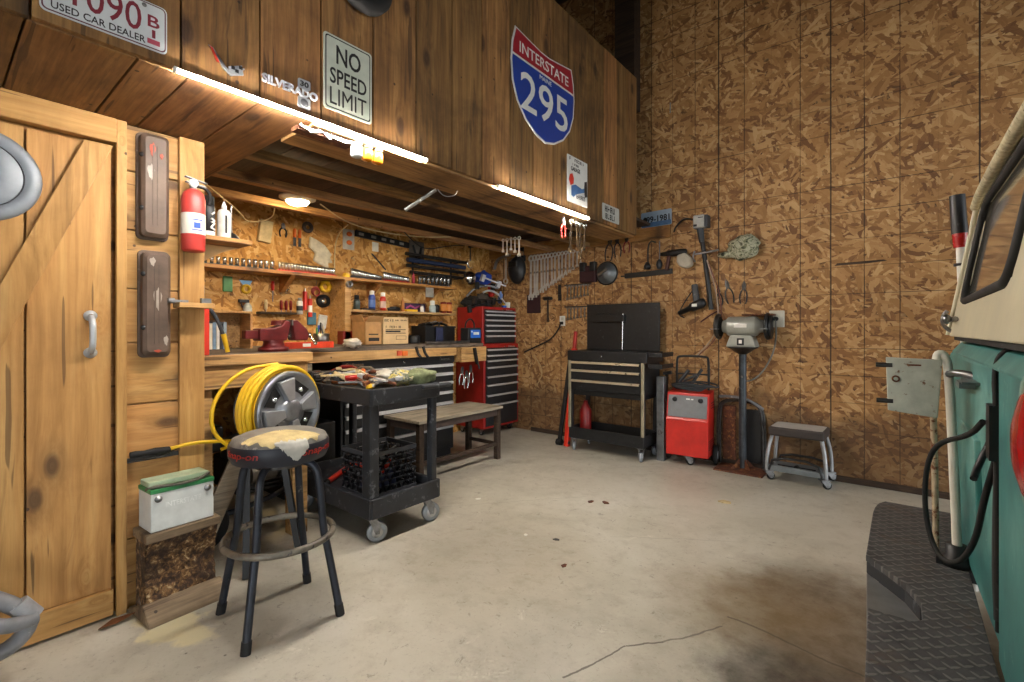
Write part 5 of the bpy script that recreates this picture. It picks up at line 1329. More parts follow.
t = thing('purple_pack', 'dark purple printed pack standing on the short shelf', 'pack', (-3.93, 3.22, 1.3815), R90)
obj('pack', b, pm('#3a2440', .5), t, bev=.004)
obj('print', B().prism([(-.12, .045), (-.06, .075), (.0, .05), (.06, .07), (.12, .05), (.11, .035), (.05, .05), (0, .03), (-.06, .055), (-.11, .03)], -.0215, -.0195), pm('#a0467c', .5), t)
tag(obj('yellow_box', B().bx(-.07, .07, -.02, .02, 0, .022), YEL, loc=(-3.85, 3.12, 1.3815), rz=R90, bev=.004), 'small flat yellow box at the front of the short shelf', 'box')
b = B(); b.blob((0, 0, .025), (.03, .075, .025), .3, 5, seed=3)
tag(obj('black_cable_bundle', b, BLK, loc=(-3.88, 2.93, 1.378)), 'black cable bundle lying beside the red aerosol can', 'cable bundle')
b = B(); b.bx(-.018, .018, -.07, .07, 0, .014)
tag(obj('dark_file', b, DST, loc=(-3.84, 2.60, 1.3815), bev=.003), 'dark flat bar lying on the short shelf before the green-grey bottle', 'bar')
hung('paper_note', 'small printed note hanging under the socket shelf above the purple pack', 'note', (-3.80, 3.32, 1.585), R90, B().bx(-.055, .055, -.004, 0, -.05, .05), pm('#8a8479', .7))

# ------------------------------------------------------------------ bench top
BT = 1.0665
t = thing('bench_vise', 'dark red bench vise bolted to the pine-fronted end of the bench', 'vise', (-2.93, 1.33, BT), R90)
VR = pm('#651819', .4, .1, .25, 12, '#4a3a36', .62)
obj('swivel_base', B().lathe([(.0001, 0), (.085, 0), (.085, .02), (.062, .03), (.055, .055), (.062, .065), (.0001, .065)], n=28), VR, t)
obj('fixed_body', B().prism([(-.10, .062), (.06, .062), (.07, .10), (.085, .175), (.05, .19), (.03, .155), (-.02, .14), (-.10, .135)], -.05, .05), VR, t, bev=.008)
obj('slide_bar', B().bx(-.17, -.09, -.028, .028, .075, .125), VR, t, bev=.006)
obj('moving_jaw', B().prism([(.11, .062), (.19, .062), (.20, .09), (.19, .13), (.125, .19), (.095, .185), (.10, .12)], -.05, .05), VR, t, bev=.008)
obj('jaw_plate', B().bx(.0855, .094, -.055, .055, .155, .19), STL, t)
b = B(); b.cyl((.06, 0, .095), (.23, 0, .095), .016, n=14); b.cyl((.225, -.075, .045), (.225, .085, .14), .008, n=10); b.ball((.225, -.075, .045), .013); b.ball((.225, .085, .14), .013)
obj('screw_handle', b, CHR, t)
obj('pipe_anvil', B().lathe([(.0001, .03), (.03, .028), (.036, 0)], (.02, 0, .155), (0, 0, 1), 18), VR, t)
t = thing('wood_cubby', 'small open wooden cubby of papers at the near end of the bench', 'cubby', (-3.55, 1.30, BT), R90)
b = B(); b.bx(-.15, .13, -.09, .09, .24, .255); b.bx(-.15, -.135, -.09, .09, 0, .24); b.bx(.115, .13, -.09, .09, 0, .24); b.bx(-.135, .115, .08, .09, 0, .24)
obj('box_frame', b, M_pine, t, bev=.002)
for i in range(5): tag(obj('paper_catalogue', B().bx(-.009, .009, -.07, .07, 0, .17 + .01 * (i % 3)), [PAPER, pm('#7f9cb8'), WHT, CHARC, pm('#9fb4c4')][i], loc=(-3.55, 1.18 + .021 * i, BT), rz=R90), ORD[i] + ' thin catalogue from the red bar, standing in the small wooden cubby', 'catalogue', 'catalogues in the wooden cubby')
t = thing('red_spirit_level', 'long bright red level lying on the bench beside the vise', 'level', (-3.18, 1.66, BT), R90 + .12)
obj('level_body', B().bx(-.19, .22, -.014, .014, 0, .045), pm('#d8401f', .4), t, bev=.003)
obj('vial', B().bx(-.03, .03, -.0155, .0155, .012, .034), WHT, t)
t = thing('tool_tin', 'metal tin full of small tools on the bench below the wire reel', 'tin', (-3.62, 2.02, BT), R90)
obj('tin', B().lathe([(.0001, 0), (.06, 0), (.062, .10), (.058, .10), (.056, .01), (.0001, .01)], n=24), STL, t)
for i, (x, y, c, h) in enumerate(((-.03, .01, BLU, .17), (.0, .02, BLK, .19), (.03, -.01, TAN, .16), (.02, .03, BLU, .15), (-.01, -.03, STL, .18), (-.04, -.02, GRN, .15))):
    o = obj('small_tool', B().lathe([(.0001, h), (.007, h - .004), (.009, h - .05), (.004, h - .06), (.004, .012), (.0001, .011)], n=8), c, loc=(-3.62 - y, 2.02 + x, BT), rot=(.1 * (i % 3 - 1), .08 * (i % 2), 0))
    tag(o, ('tilted blue', 'tall black', 'short tan', 'short blue', 'bare steel', 'green')[i] + ' tool handle standing in the metal tin on the bench', 'tool', 'tools in the metal tin')
b = B(); b.blob((0, 0, .03), (.07, .06, .035), .45, 7, seed=9)
tag(obj('white_rag', b, pm('#c9c3b6', .9), loc=(-3.30, 2.10, BT - .004)), 'crumpled white rag on the bench edge beside the red level', 'rag')
t = thing('brown_box', 'open brown cardboard box beside the printed box on the bench', 'cardboard box', (-3.70, 2.50, BT), R90)
b = B(); W_, D_, H_ = .085, .10, .20
b.bx(-W_, W_, -D_, -D_ + .004, 0, H_); b.bx(-W_, W_, D_ - .004, D_, 0, H_); b.bx(-W_, -W_ + .004, -D_, D_, 0, H_); b.bx(W_ - .004, W_, -D_, D_, 0, H_); b.bx(-W_, W_, -D_, D_, 0, .004)
obj('box_walls', b, CARD, t)
obj('flap', B().bar((0, -D_, H_), (0, -D_ - .05, H_ + .05), W_ * 1.9, .003).bar((-W_, 0, H_), (-W_ - .03, 0, H_ + .06), D_ * 1.8, .003), CARD, t)
obj('print', B().bx(-.05, .06, -D_ - .001, -D_ + .001, .03, .06).bx(-.05, .05, -D_ - .001, -D_ + .001, .085, .095), TXT, t)
b = B(); b.blob((0, 0, .0), (.07, .08, .045), .5, 8, seed=4)
tag(obj('brown_paper', b, pm('#8a5f38', .9), loc=(-3.70, 2.50, BT + .20)), 'crumpled brown paper in the open cardboard box', 'paper')
t = thing('cardboard_box', 'large pale cardboard box with black printing on the bench', 'cardboard box', (-3.70, 2.735, BT), R90)
obj('box_body', B().bx(-.14, .14, -.11, .11, 0, .245), CARDL, t, bev=.003)
b = B(); scribble(b, -.08, .215, .10, .022, -.11, 8, 1); scribble(b, .06, .217, .14, .013, -.11, 14, 2); scribble(b, -.03, .155, .17, .022, -.11, 12, 3)
b.bx(-.115, .11, -.1112, -.10, .096, .102); b.bx(-.115, .11, -.1112, -.10, .128, .134); b.bx(-.115, .05, -.1112, -.10, .108, .123)
b.bx(.0, .115, -.1112, -.10, .040, .043); b.bx(.0, .115, -.1112, -.10, .072, .075); b.bx(.0, .003, -.1112, -.10, .040, .075); b.bx(.112, .115, -.1112, -.10, .040, .075)
obj('print', b, TXT, t)
tag(obj('red_box', B().bx(-.05, .05, -.05, .05, 0, .12), REDD, loc=(-3.85, 2.38, BT), bev=.004), 'dark red box beside the open cardboard box', 'box')
tag(obj('black_drum', B().lathe([(.0001, 0), (.05, 0), (.055, .01), (.055, .07), (.04, .08), (.0001, .08)], n=22), BLK, loc=(-3.62, 2.97, BT)), 'short black round pot beside the printed cardboard box', 'pot')
t = thing('tool_bin', 'black plastic bin heaped with dark tools at the end of the bench', 'bin', (-3.74, 3.32, BT), R90)
b = B(); W_, D_, H_ = .20, .11, .17
for (x0, x1, y0, y1) in ((-W_, W_, -D_, -D_ + .006), (-W_, W_, D_ - .006, D_), (-W_, -W_ + .006, -D_, D_), (W_ - .006, W_, -D_, D_)): b.bx(x0, x1, y0, y1, 0, H_)
b.bx(-W_, W_, -D_, D_, 0, .006); b.bx(-W_ - .008, W_ + .008, -D_ - .008, -D_, H_ - .02, H_)
obj('bin_body', b, BLK, t, bev=.003)
tag(obj('navy_bag', B().bx(-.045, .045, -.012, .012, 0, .155), pm('#232a4a', .7), loc=(-3.605, 3.28, BT), rz=R90, bev=.01), 'navy pouch leaning on the front of the black bin', 'pouch')
for i in range(6):
    b = B(); b.cyl((-.09, 0, 0), (.02, 0, .01), .011, .014, n=8); b.m = 1; b.cyl((.02, 0, .01), (.10, 0, .02), .008, n=8)
    tag(obj('dark_tool', b, [BLK, STL], loc=(-3.72 - .02 * (i % 3), 3.18 + .055 * i, BT + .175 + .012 * (i % 2)), rot=(0, -.1, .6 * i)), 'dark tool heaped in the black bin on the bench', 'tool', 'tools in the black bin')
t = thing('battery_pack', 'black case with a bright blue label at the bench end before the red chest', 'battery', (-3.36, 3.50, BT), R90)
obj('case', B().bx(-.11, .085, -.05, .06, 0, .15), BLK, t, bev=.008)
obj('label', B().bx(-.075, .065, -.0515, -.05, .05, .13), pm('#1f64c4', .4), t)
obj('print', B().bx(-.035, .045, -.0527, -.0512, .08, .108).bx(-.065, -.05, -.0527, -.0512, .105, .12), pm('#d9dfd2', .4), t)
obj('handle_loop', B().tube([(-.08, .02, .15), (-.07, .02, .21), (.0, .02, .25), (.05, .02, .20), (.05, .02, .15)], .008, 8), BLK, t)
tag(obj('steel_rod', B().cyl((0, -.30, .013), (0, .27, .013), .013, n=12), STL, loc=(-3.29, 3.12, BT), rz=.03), 'long steel rod lying along the bench front edge', 'rod')
t = thing('paper_clamp', 'orange-red spring clamp gripping the bench front beam', 'clamp', (-3.2745, 2.55, 1.0), R90)
obj('jaw', B().bx(-.05, .0, -.012, .0, -.022, .02), pm('#c9502c', .5), t, bev=.003)
obj('jaw_face', B().bx(.005, .06, -.012, .0, -.026, .016), ORG, t, bev=.003)
for y, l in ((2.72, 'nearer of two black spring clamps gripping the bench beam'), (2.80, 'farther of two black spring clamps gripping the bench beam')):
    t = thing('spring_clamp', l, 'clamp', (-3.2745, y, 1.0), R90, 'black clamps on the bench beam')
    obj('jaw', B().bar((-.02, -.008, .05), (.0, -.012, -.01), .02, .014, (0, 1, 0)), BLK, t)
    obj('grip', B().bar((.0, -.012, -.01), (.025, -.03, -.055), .018, .012, (0, 1, 0)), BLK, t)
# pliers hung at the bench end
for i, (y, z, a, l) in enumerate(((3.24, .79, .12, 'first of the shiny pliers from the black chest, hung at the bench end'), (3.30, .75, .05, 'second of the shiny pliers from the black chest, hung at the bench end'), (3.36, .80, -.05, 'third of the shiny pliers from the black chest, hung at the bench end'))):
    b = B(); pliers(b, .19, .028)
    o = obj('locking_pliers', b, [CHR, STL], loc=(-3.252, y, z), rot=(0, a, R90)); tag(o, l, 'pliers', 'pliers at the bench end')
hung('black_hand_clamp', 'black clamp hooked over the pine block at the bench end', 'clamp', (-3.253, 3.42, .98), R90, B().bar((-.02, -.02, .04), (.02, -.02, -.12), .03, .02, (0, 1, 0)).tube([(.0, -.02, -.08), (.04, -.025, -.14), (.04, -.025, -.17)], .008), BLK)

# ------------------------------------------------------------------ heap on top of the red chest
RT = 1.461
def heap(name, lab, cat, b, m, loc, rot=(0, 0, 0), bev=0): return tag(obj(name, b, m, loc=loc, rot=rot, bev=bev), lab, cat)
heap('blue_bag', 'bright blue cloth bag lying on the heap over the red tool chest', 'bag', B().blob((0, 0, 0), (.11, .10, .09), .4, 6, seed=2), pm('#1f3f9a', .8), (-3.86, 4.20, RT + .34))
heap('headlamp', 'round chrome headlamp shell on the heap beside the blue bag', 'lamp', B().lathe([(.0001, .02), (.05, .01), (.075, -.02), (.08, -.05), (.05, -.09), (.0001, -.10)], n=24), CHR, (-3.79, 3.93, RT + .33), (0, R90, -.4))
heap('plastic_grip', 'dark red plastic handle below the blue bag on the heap', 'handle', B().bx(-.03, .03, -.03, .03, -.08, .08), RED, (-3.78, 4.26, RT + .21), (.3, .1, 0), .015)
heap('spray_bottle', 'blue and white bottle tipped over at the wall end of the heap', 'bottle', B().lathe([(.0001, -.08), (.028, -.08), (.028, .04), (.012, .06), (.012, .08), (.0001, .08)], n=16), pm('#6f8fd0', .4), (-3.72, 4.36, RT + .13), (.5, .6, 0))
heap('white_tub', 'small white tub standing at the wall end of the red chest top', 'tub', B().lathe([(.0001, 0), (.03, 0), (.036, .07), (.0001, .072)], n=18), WHT, (-3.70, 4.47, RT))
heap('jar_lid', 'blue jar lid lying beside the white tub on the chest', 'lid', B().lathe([(.0001, 0), (.03, 0), (.03, .025), (.0001, .026)], n=18), BLU, (-3.66, 4.36, RT))  # loose blue jar lid
seq = ['black sliding clamp lying lowest on the red chest', 'long black clamp bar across the middle of the heap', 'grey bent handle sticking out at the shelf end of the heap', 'dark curved bar arching over the heap', 'black bar pointing to the back wall on the heap', 'steel tube leaning outward on the heap', 'yellow-tipped screwdriver shaft pointing down the front']
for i, l in enumerate(seq):
    rnd = random.Random(i + 40)
    z = RT + .03 + .035 * i
    L = .23 - .01 * i
    b = B()
    if i in (2, 3): b.tube([(-L, 0, -.03), (-L * .4, .02, .04), (L * .3, 0, .05), (L, -.02, -.02)], .012, 8)
    elif i == 6: b.cyl((-.1, 0, 0), (.06, 0, 0), .006, n=8); b.m = 1; b.cyl((.06, 0, 0), (.13, 0, 0), .014, n=10)
    else:
        b.bx(-L, L, -.012, .012, -.008, .008); b.bx(-L, -L + .04, -.02, .02, -.05, .03); b.bx(L * .3, L * .3 + .045, -.02, .02, -.05, .03); b.cyl((L * .3 + .02, 0, -.06), (L * .3 + .02, 0, -.02), .012, n=8)
    if i == 6: loc = (-3.66, 4.30, RT + .08); rot = (0, .5, 1.9)
    else: loc = (-3.74 + .02 * (i % 3), 4.06 + .08 * (i % 3), z + .02 * i); rot = (.25 * (i % 2), .25 * (i % 3 - 1), R90 + rnd.uniform(-.45, .45))
    heap('bar_clamp' if i < 2 or i == 4 else 'metal_bar', l, 'clamp' if i < 2 or i == 4 else 'bar', b, [BLK, YEL] if i == 6 else [BLK, DST, PULL, STL, BLK, PULL, YEL][i], loc, rot, .003 if i in (0, 1, 4) else 0)
heap('dark_cloth', 'dark cloth bundle filling the shelf end of the heap on the chest', 'cloth', B().blob((0, 0, 0), (.10, .12, .07), .35, 5, seed=8), pm('#23221f', .85), (-3.90, 4.04, RT + .06))
heap('rag_bundle', 'grey-brown rag bundle at the back of the heap below the blue bag', 'cloth', B().blob((0, 0, 0), (.09, .13, .09), .4, 6, seed=11), pm('#4a4034', .85), (-3.92, 4.28, RT + .09))
# ------------------------------------------------------------------ hung on the back wall
def wrench(L, w=None):
    """combination wrench hanging by its ring end; local x z, length L down from the origin"""
    w = w or L * .045 + .006
    b = B()
    b.torus((0, -.008, -w), w, w * .42, (0, 1, 0), 16, 6)
    b.prism([(-w * .45, -w * 1.7), (w * .45, -w * 1.7), (w * .5, -L + w * 2.2), (-w * .5, -L + w * 2.2)], -.012, -.004)
    b.prism([(-w * .5, -L + w * 2.3), (w * .5, -L + w * 2.3), (w * 1.15, -L + w * 1.3), (w * 1.0, -L), (w * .45, -L - w * .1), (w * .40, -L + w * .9), (-w * .40, -L + w * .9), (-w * .45, -L - w * .1), (-w * 1.0, -L), (-w * 1.15, -L + w * 1.3)], -.014, -.002)
    return b
WCH = pm('#d6d2ca', .3, .5, .1, 12)
def rowof(n_, x0, x1, z0, z1, L0, L1, lab, grp, mat, y=BW, rail=None):
    for i in range(n_):
        f = i / (n_ - 1)
        o = obj('wrench', wrench(L0 + (L1 - L0) * f), mat, loc=(x0 + (x1 - x0) * f, y, z0 + (z1 - z0) * f), rot=(0, random.uniform(-.03, .03), 0))
        tag(o, ORD[i] + ' ' + lab, 'wrench', grp)
    if rail:
        b = B(); b.bx(x0 - .04, x1 + .04, y - .016, y + .0005, z0 - .006, z0 + .006)
        tag(obj('wrench_rail', b, DST), rail, 'rail')
rowof(15, -3.40, -2.72, 2.075, 2.085, .52, .17, 'chrome wrench from the corner in the descending row beneath the header board', 'large wrenches in a descending row', WCH, BW - .012)
rowof(7, -2.90, -2.64, 1.70, 1.70, .17, .13, 'small wrench from the corner in the upper short row beside the cart lid', 'upper row of small wrenches', STL, rail='upper thin rail holding the small dark wrenches')
rowof(6, -2.90, -2.68, 1.455, 1.455, .15, .12, 'small wrench from the corner in the lower short row beside the cart lid', 'lower row of small wrenches', STL, rail='lower thin rail holding the small dark wrenches')
for i, (x, L) in enumerate(((-3.03, .13), (-2.98, .17), (-2.93, .12), (-2.88, .15), (-2.83, .19))):
    o = obj('wrench', wrench(L), WCH, loc=(x, 3.6, 2.088), rz=.2); tag(o, ORD[i] + ' chrome wrench from the corner hanging under the joists', 'wrench', 'wrenches under the joists')
for i, (y, L, a) in enumerate(((3.17, .26, .05), (3.25, .24, -.08), (3.31, .30, .03), (3.38, .22, .1))):
    o = obj('wrench', wrench(L, .02), CHR, loc=(-1.99, y, 2.058), rot=(0, a, R90)); tag(o, ORD[i] + ' large bright wrench from the red pliers hanging on the loft edge', 'wrench', 'wrenches hanging at the end of the LED strip')
hung('red_pliers', 'red-handled pliers hanging from the loft edge beside the bright wrenches', 'pliers', (-1.99, 3.06, 2.0), R90, pliers(B(), .17, .03), [RED, DST])
t = thing('black_hood', 'black welding hood hung in the dark corner above the red chest', 'hood', on_back(-3.56, 2.02), 0)
obj('strap', B().bx(-.07, .07, -.05, -.005, .0, .17), BLK, t, bev=.01)
obj('hood_body', B().blob((0, -.09, -.10), (.115, .085, .17), .12, 3, seed=5), BLK, t)
obj('visor', B().bx(-.06, .06, -.185, -.16, -.08, -.01), DST, t, bev=.006)
b = B(); b.bx(-.01, .01, -.02, .0005, -.14, .14); b.torus((0, -.015, -.16), .03, .01, (0, 1, 0), 16, 6)
hung('long_wrench', 'single steel wrench hung beside the black hood in the corner', 'wrench', on_back(-3.80, 1.96), 0, b, WCH)
hung('bent_pipe', 'bent grey pipe hung high on the wall beside the black hood', 'pipe', on_back(-3.85, 2.05), 0, B().tube([(-.12, -.03, -.09), (-.08, -.03, .03), (.05, -.03, .06), (.16, -.03, .06)], .018, 8), STL)
hung('maroon_plate', 'dark maroon square plate on the wall beside the red chests', 'plate', on_back(-3.375, 1.505), 0, B().bx(-.10, .10, -.008, .0005, -.11, .11), pm('#3a2022', .5, .2), bev=.003)
t = thing('ball_hammer', 'hammer hung head-up beside the maroon plate', 'hammer', on_back(-3.16, 1.56), 0)
obj('head', B().cyl((-.05, -.022, 0), (.03, -.022, 0), .02, n=14).ball((.045, -.022, 0), .02), DST, t)
obj('handle', B().cyl((0, -.022, -.27), (0, -.022, -.01), .014, .010, n=10), M_darkwood, t)
hung('putty_knife', 'short black-handled scraper hung above the hammer', 'scraper', on_back(-3.005, 1.66), 0, B().bx(-.015, .015, -.02, .0005, -.06, .05).bx(-.022, .022, -.008, -.002, -.13, -.06), BLK)
t = thing('wall_outlet', 'white wall outlet with a black plug below the small wrenches', 'outlet', on_back(-2.97, 1.298), 0)
obj('cover', B().bx(-.036, .036, -.008, .0005, -.057, .057), WHT, t, bev=.003)
obj('socket_face', B().bx(-.017, .017, -.010, -.006, .006, .04), pm('#cfcabc', .5), t)
obj('plug', B().bx(-.015, .015, -.045, -.008, -.04, -.008), RUB, t, bev=.004)
tag(obj('power_cable', B().tube([(-2.97, BW - .04, 1.27), (-3.0, BW - .05, 1.19), (-3.12, BW - .03, 1.08), (-3.3, BW - .03, 1.01), (-3.5, BW - .03, .93)], .008, 8), RUB), 'black cord running from the wall outlet down towards the red chest', 'cord')
b = B(); b.tube([(-3.35, BW - .03, .9), (-3.2, BW - .04, .72), (-3.3, BW - .04, .55)], .006)
tag(obj('thin_cord', b, pm('#b79a6c', .6)), 'thin tan cord hanging on the wall beside the red cabinet', 'cord')
t = thing('tool_pouch', 'black and maroon tool pouch hung beside the steel disc', 'pouch', on_back(-2.625, 1.83), 0)
obj('pouch', B().bx(-.10, .10, -.05, .0005, -.12, .06), pm('#3b1c1e', .7), t, bev=.012)
for x in (-.06, .065): obj('loop', B().bx(x - .035, x + .035, -.06, .0, .0, .10), BLK, t, bev=.01)
t = thing('steel_disc', 'round steel disc with a clamp hung on the back wall under the header board', 'disc', on_back(-2.41, 1.795), 0)
obj('disc', B().lathe([(.0001, .05), (.07, .048), (.075, .03), (.11, .026), (.118, 0), (.0001, 0)], (0, .0005, 0), (0, -1, 0), 36), pm('#7d8285', .35, .7, .1), t)
obj('black_rim', B().torus((0, -.008, 0), .119, .009, (0, 1, 0), 36, 6), BLK, t)
obj('clamp_bar', B().bar((-.07, -.06, -.02), (.03, -.06, .04), .035, .02).cyl((-.085, -.06, -.01), (-.03, -.06, -.005), .014, n=10), STL, t)
for i, (x, a, l) in enumerate(((-2.355, .1, 'larger dark shears hung from the header board'), (-2.27, -.05, 'dark pliers hung from the header board beside the shears'), (-2.165, .0, 'smallest dark pliers hung from the header board by the plate'))):
    b = B(); pliers(b, .30 - .05 * i, .044 - .005 * i); hung('shears' if i == 0 else 'pliers', l, 'shears' if i == 0 else 'pliers', (x, BW - .0395, 2.105), 0, b, [REDD if i == 2 else BLK, DST], tilt=a)
t = thing('magnetic_bar', 'long black magnetic tool bar on the back wall', 'tool bar', on_back(-1.955, 1.757), 0, rot=(0, -.03, 0))
obj('bar', B().bx(-.245, .25, -.028, .0005, -.025, .025), BLK, t, bev=.004)
obj('end_pin', B().cyl((-.29, -.014, 0), (-.24, -.014, 0), .007, n=8), DST, t)
t = thing('hook_tool', 'dark hook-topped tool hung above the corner end of the black bar', 'tool', on_back(-1.95, 1.93), 0)
obj('hook', B().tube([(0, -.02, -.07), (0, -.02, .10), (.03, -.02, .15), (.08, -.02, .13)], .008, 8), DST, t)
obj('grip', B().lathe([(.0001, -.13), (.03, -.13), (.035, -.10), (.015, -.06), (.0001, -.06)], (0, -.035, 0), n=14), BLK, t)
t = thing('hand_mirror', 'dark bulb-ended tool hung above the drill end of the black bar', 'tool', on_back(-1.83, 1.93), 0)
obj('shaft', B().cyl((0, -.02, -.06), (0, -.02, .14), .006, n=8), STL, t)
obj('bulb', B().lathe([(.0001, -.14), (.02, -.135), (.03, -.10), (.026, -.07), (.012, -.045), (.0001, -.045)], (0, -.03, 0), n=16), CHARC, t)
t = thing('power_drill', 'dark red corded drill hung with a pale rag beside the black bar', 'drill', on_back(-1.65, 1.91), 0)
obj('motor_body', B().lathe([(.0001, -.10), (.026, -.09), (.032, -.05), (.034, .06), (.028, .09), (.0001, .10)], (.0, -.05, .02), (1, 0, 0), 18), BLK, t)
obj('handle', B().bar((-.07, -.05, .01), (-.10, -.05, -.14), .034, .03, (0, 1, 0)), pm('#4a2018', .5), t, bev=.008)
obj('chuck', B().cyl((-.155, -.05, .02), (-.10, -.05, .02), .016, .022, n=12), DST, t)
b = B(); b.prism([(-.03, .0), (.05, .02), (.10, -.03), (.115, -.10), (.06, -.13), (.0, -.11), (-.03, -.06)], -.10, -.01)
tag(obj('pale_rag', b, pm('#bdb3a0', .9, 0, .12), loc=(-1.61, BW, 1.90), bev=.02), 'pale rag stuffed beside the dark red drill on the back wall', 'rag')
t = thing('pole_tool', 'long black pole tool with a grey motor head hung slanting on the wall', 'pole tool', on_back(-1.40, 1.80), 0)
obj('pole', B().tube([(-.02, -.07, .30), (.02, -.06, .0), (.065, -.05, -.42)], .021, 10), BLK, t)
obj('sleeve', B().tube([(-.028, -.07, .34), (-.01, -.07, .20)], [.032, .025], 12), CHARC, t)
hd = obj('motor_head', B().bx(-.078, .025, -.12, -.025, .325, .445), pm('#a9a9a2', .45, .3, .1), t, bev=.012)
obj('head_side', B().bx(.022, .052, -.115, -.02, .33, .44), CHARC, hd, bev=.006)
obj('vent', B().bx(-.07, -.04, -.123, -.115, .34, .36).bx(-.03, .015, -.123, -.115, .415, .422), BLK, hd)
obj('cord', B().tube([(-.09, -.06, .42), (-.18, -.05, .45), (-.27, -.03, .38), (-.29, -.012, .34)], .008, 6), BLK, t)
obj('cross_handle', B().cyl((-.06, -.10, .09), (.14, -.09, .11), .010, n=10).tube([(-.07, -.09, .12), (-.085, -.10, .06), (-.06, -.10, .02)], .008, 6), STL, t)
for i, (dx, m, l) in enumerate(((.11, pm('#a9927c', .5), 'pale thin cord'), (.14, pm('#6d3a30', .5), 'dark red thin cord'))):
    o = obj('thin_cord', B().tube([(-1.36, BW - .09, 1.83), (-1.40 + dx, BW - .05, 1.55), (-1.37 + dx * .9, BW - .04, 1.30), (-1.42 + dx, BW - .05, 1.12), (-1.52 + dx * .5, BW - .07, .95)][:5], .007 if i == 0 else .005, 6), m)
    tag(o, l + ' hanging down beside the slanting pole tool', 'cord')
t = thing('heat_gun', 'black heat gun hung nose-down beside the slanting pole tool', 'heat gun', on_back(-1.49, 1.44), 0)
obj('barrel', B().lathe([(.0001, -.17), (.022, -.17), (.026, -.06), (.042, -.04), (.046, .06), (.03, .09), (.0001, .095)], (.02, -.06, -.02), (.92, 0, .40), 18), BLK, t)
obj('grip', B().bar((.03, -.06, .01), (.01, -.06, .18), .055, .045, (0, 1, 0)), CHARC, t, bev=.012)
obj('label', B().bx(.0, .045, -.108, -.10, -.03, -.005), WHT, t)
obj('cord', B().tube([(.01, -.05, .15), (-.09, -.04, .02), (-.16, -.02, -.10), (-.10, -.01, -.13)], .006, 6), BLK, t)
n_ = N('camouflage_cloth'); co_ = n_.obj()
cm = n_.ramp(n_.noise(co_, 24, 4, .6, .6), [(.36, '#2f3126'), (.45, '#7d7f62'), (.54, '#b4b299'), (.64, '#4d4b38')]); CAMO = n_.finish(cm, .9)
t = thing('camouflage_cap', 'camouflage cap hung on the back wall beside the pole tool', 'cap', on_back(-1.08, 1.915), 0)
obj('crown', B().blob((.02, -.06, 0), (.125, .07, .105), .22, 5, seed=6), CAMO, t)
obj('brim', B().blob((-.11, -.05, -.05), (.085, .05, .03), .2, 4, seed=1), CAMO, t)
for i, (x, z, a, s_, l) in enumerate(((-1.205, 1.58, -.2, 1, 'longest dark pliers hung below the camouflage cap'), (-1.28, 1.53, -.1, .75, 'small dark pliers hung next to the slanting pole'), (-1.07, 1.56, .05, .9, 'dark needle-nose pliers hung farthest from the corner below the camouflage cap'))):
    b = B(); pliers(b, .24 * s_, .034 * s_); hung('pliers', l, 'pliers', on_back(x, z), 0, b, [BLK, DST], tilt=a)
b = B(); b.tube([(0, -.01, 0), (.10, -.02, .07), (.16, -.01, .10)], .007, 6)
hung('red_hook', 'small red-brown hook below the heat gun', 'hook', on_back(-1.44, 1.27), 0, b, pm('#5a2a22', .5))
t = thing('grinder_outlet', 'white outlet box beside the bench grinder on the back wall', 'outlet', on_back(-.808, 1.288), 0)
obj('box', B().bx(-.055, .055, -.05, .0005, -.07, .07), pm('#c9c4b4', .5, 0, .1), t, bev=.006)
obj('plug', B().cyl((0, -.09, .0), (0, -.05, .0), .018, n=14), RUB, t)
tag(obj('power_cable', B().tube([(-.808, BW - .085, 1.28), (-.80, BW - .08, 1.14), (-.83, BW - .07, .98), (-.93, BW - .06, .80), (-1.03, BW - .09, .74), (-1.05, 4.40, .80)], .007, 8), pm('#6d6b62', .6)), 'grey grinder cord sagging from the white outlet box to the pedestal', 'cord')
hung('wood_sliver', 'thin dark splinter of wood stuck on the back wall near the truck', 'splinter', on_back(-.245, 1.712), 0, B().prism([(-.16, -.008), (-.14, .010), (.15, .014), (.17, .004), (.05, -.006)], -.006, .0005), M_darkwood)
tag(obj('metal_strip', B().bx(-.005, .005, -.006, .0005, -.05, .05), STL, loc=on_back(-1.73, 3.35)), 'thin bright metal strip high on the back wall', 'strip')

# ------------------------------------------------------------------ standing and leaning by the tool cart
t = thing('jack_bar', 'tall red bar leaning beside the black tool cart', 'bar', (-2.66, 4.17, 0))
obj('bar', B().bar((.0, 0, .0), (-.005, .16, 1.0), .05, .05, (1, 0, 0)), REDB, t, bev=.006)
obj('top_bar', B().bar((-.01, .16, .98), (-.015, .20, 1.18), .035, .03, (1, 0, 0)), RED, t, bev=.005)
obj('joint_pin', B().cyl((-.03, .0, .04), (.03, .0, .04), .018, n=12), DST, t)
t = thing('black_post', 'black steel post leaning beside the tall red bar', 'post', (-2.75, 4.17, 0))
obj('post', B().bar((0, 0, .03), (.01, .22, .98), .03, .04, (1, 0, 0)), BLK, t, bev=.004)
obj('foot_wheel', B().cyl((-.03, 0, .032), (.03, 0, .032), .032, n=16), RUB, t)
tag(obj('square_tube', B().bx(-.035, .035, -.03, .03, 0, .77), pm('#7b7e80', .4, .7, .25, 12, '#4b453e', .58), loc=(-1.70, 4.27, 0), bev=.004), 'grey steel square post standing between the tool cart and the welder', 'post')
tag(obj('pry_bar', B().cyl((0, 0, 0), (.0, .05, .80), .014, n=10), BLK, loc=(-1.86, 4.47, .0)), 'black round bar standing behind the grey steel post', 'bar')
t = thing('jack_stand', 'dark T-topped steel bar beside the grey steel post', 'bar', (-1.745, 4.49, 0))
obj('bar', B().bar((0, 0, 0), (0, .02, .78), .022, .022), DST, t)
obj('top_bar', B().cyl((-.03, .02, .775), (.05, .02, .79), .016, n=10), STL, t)
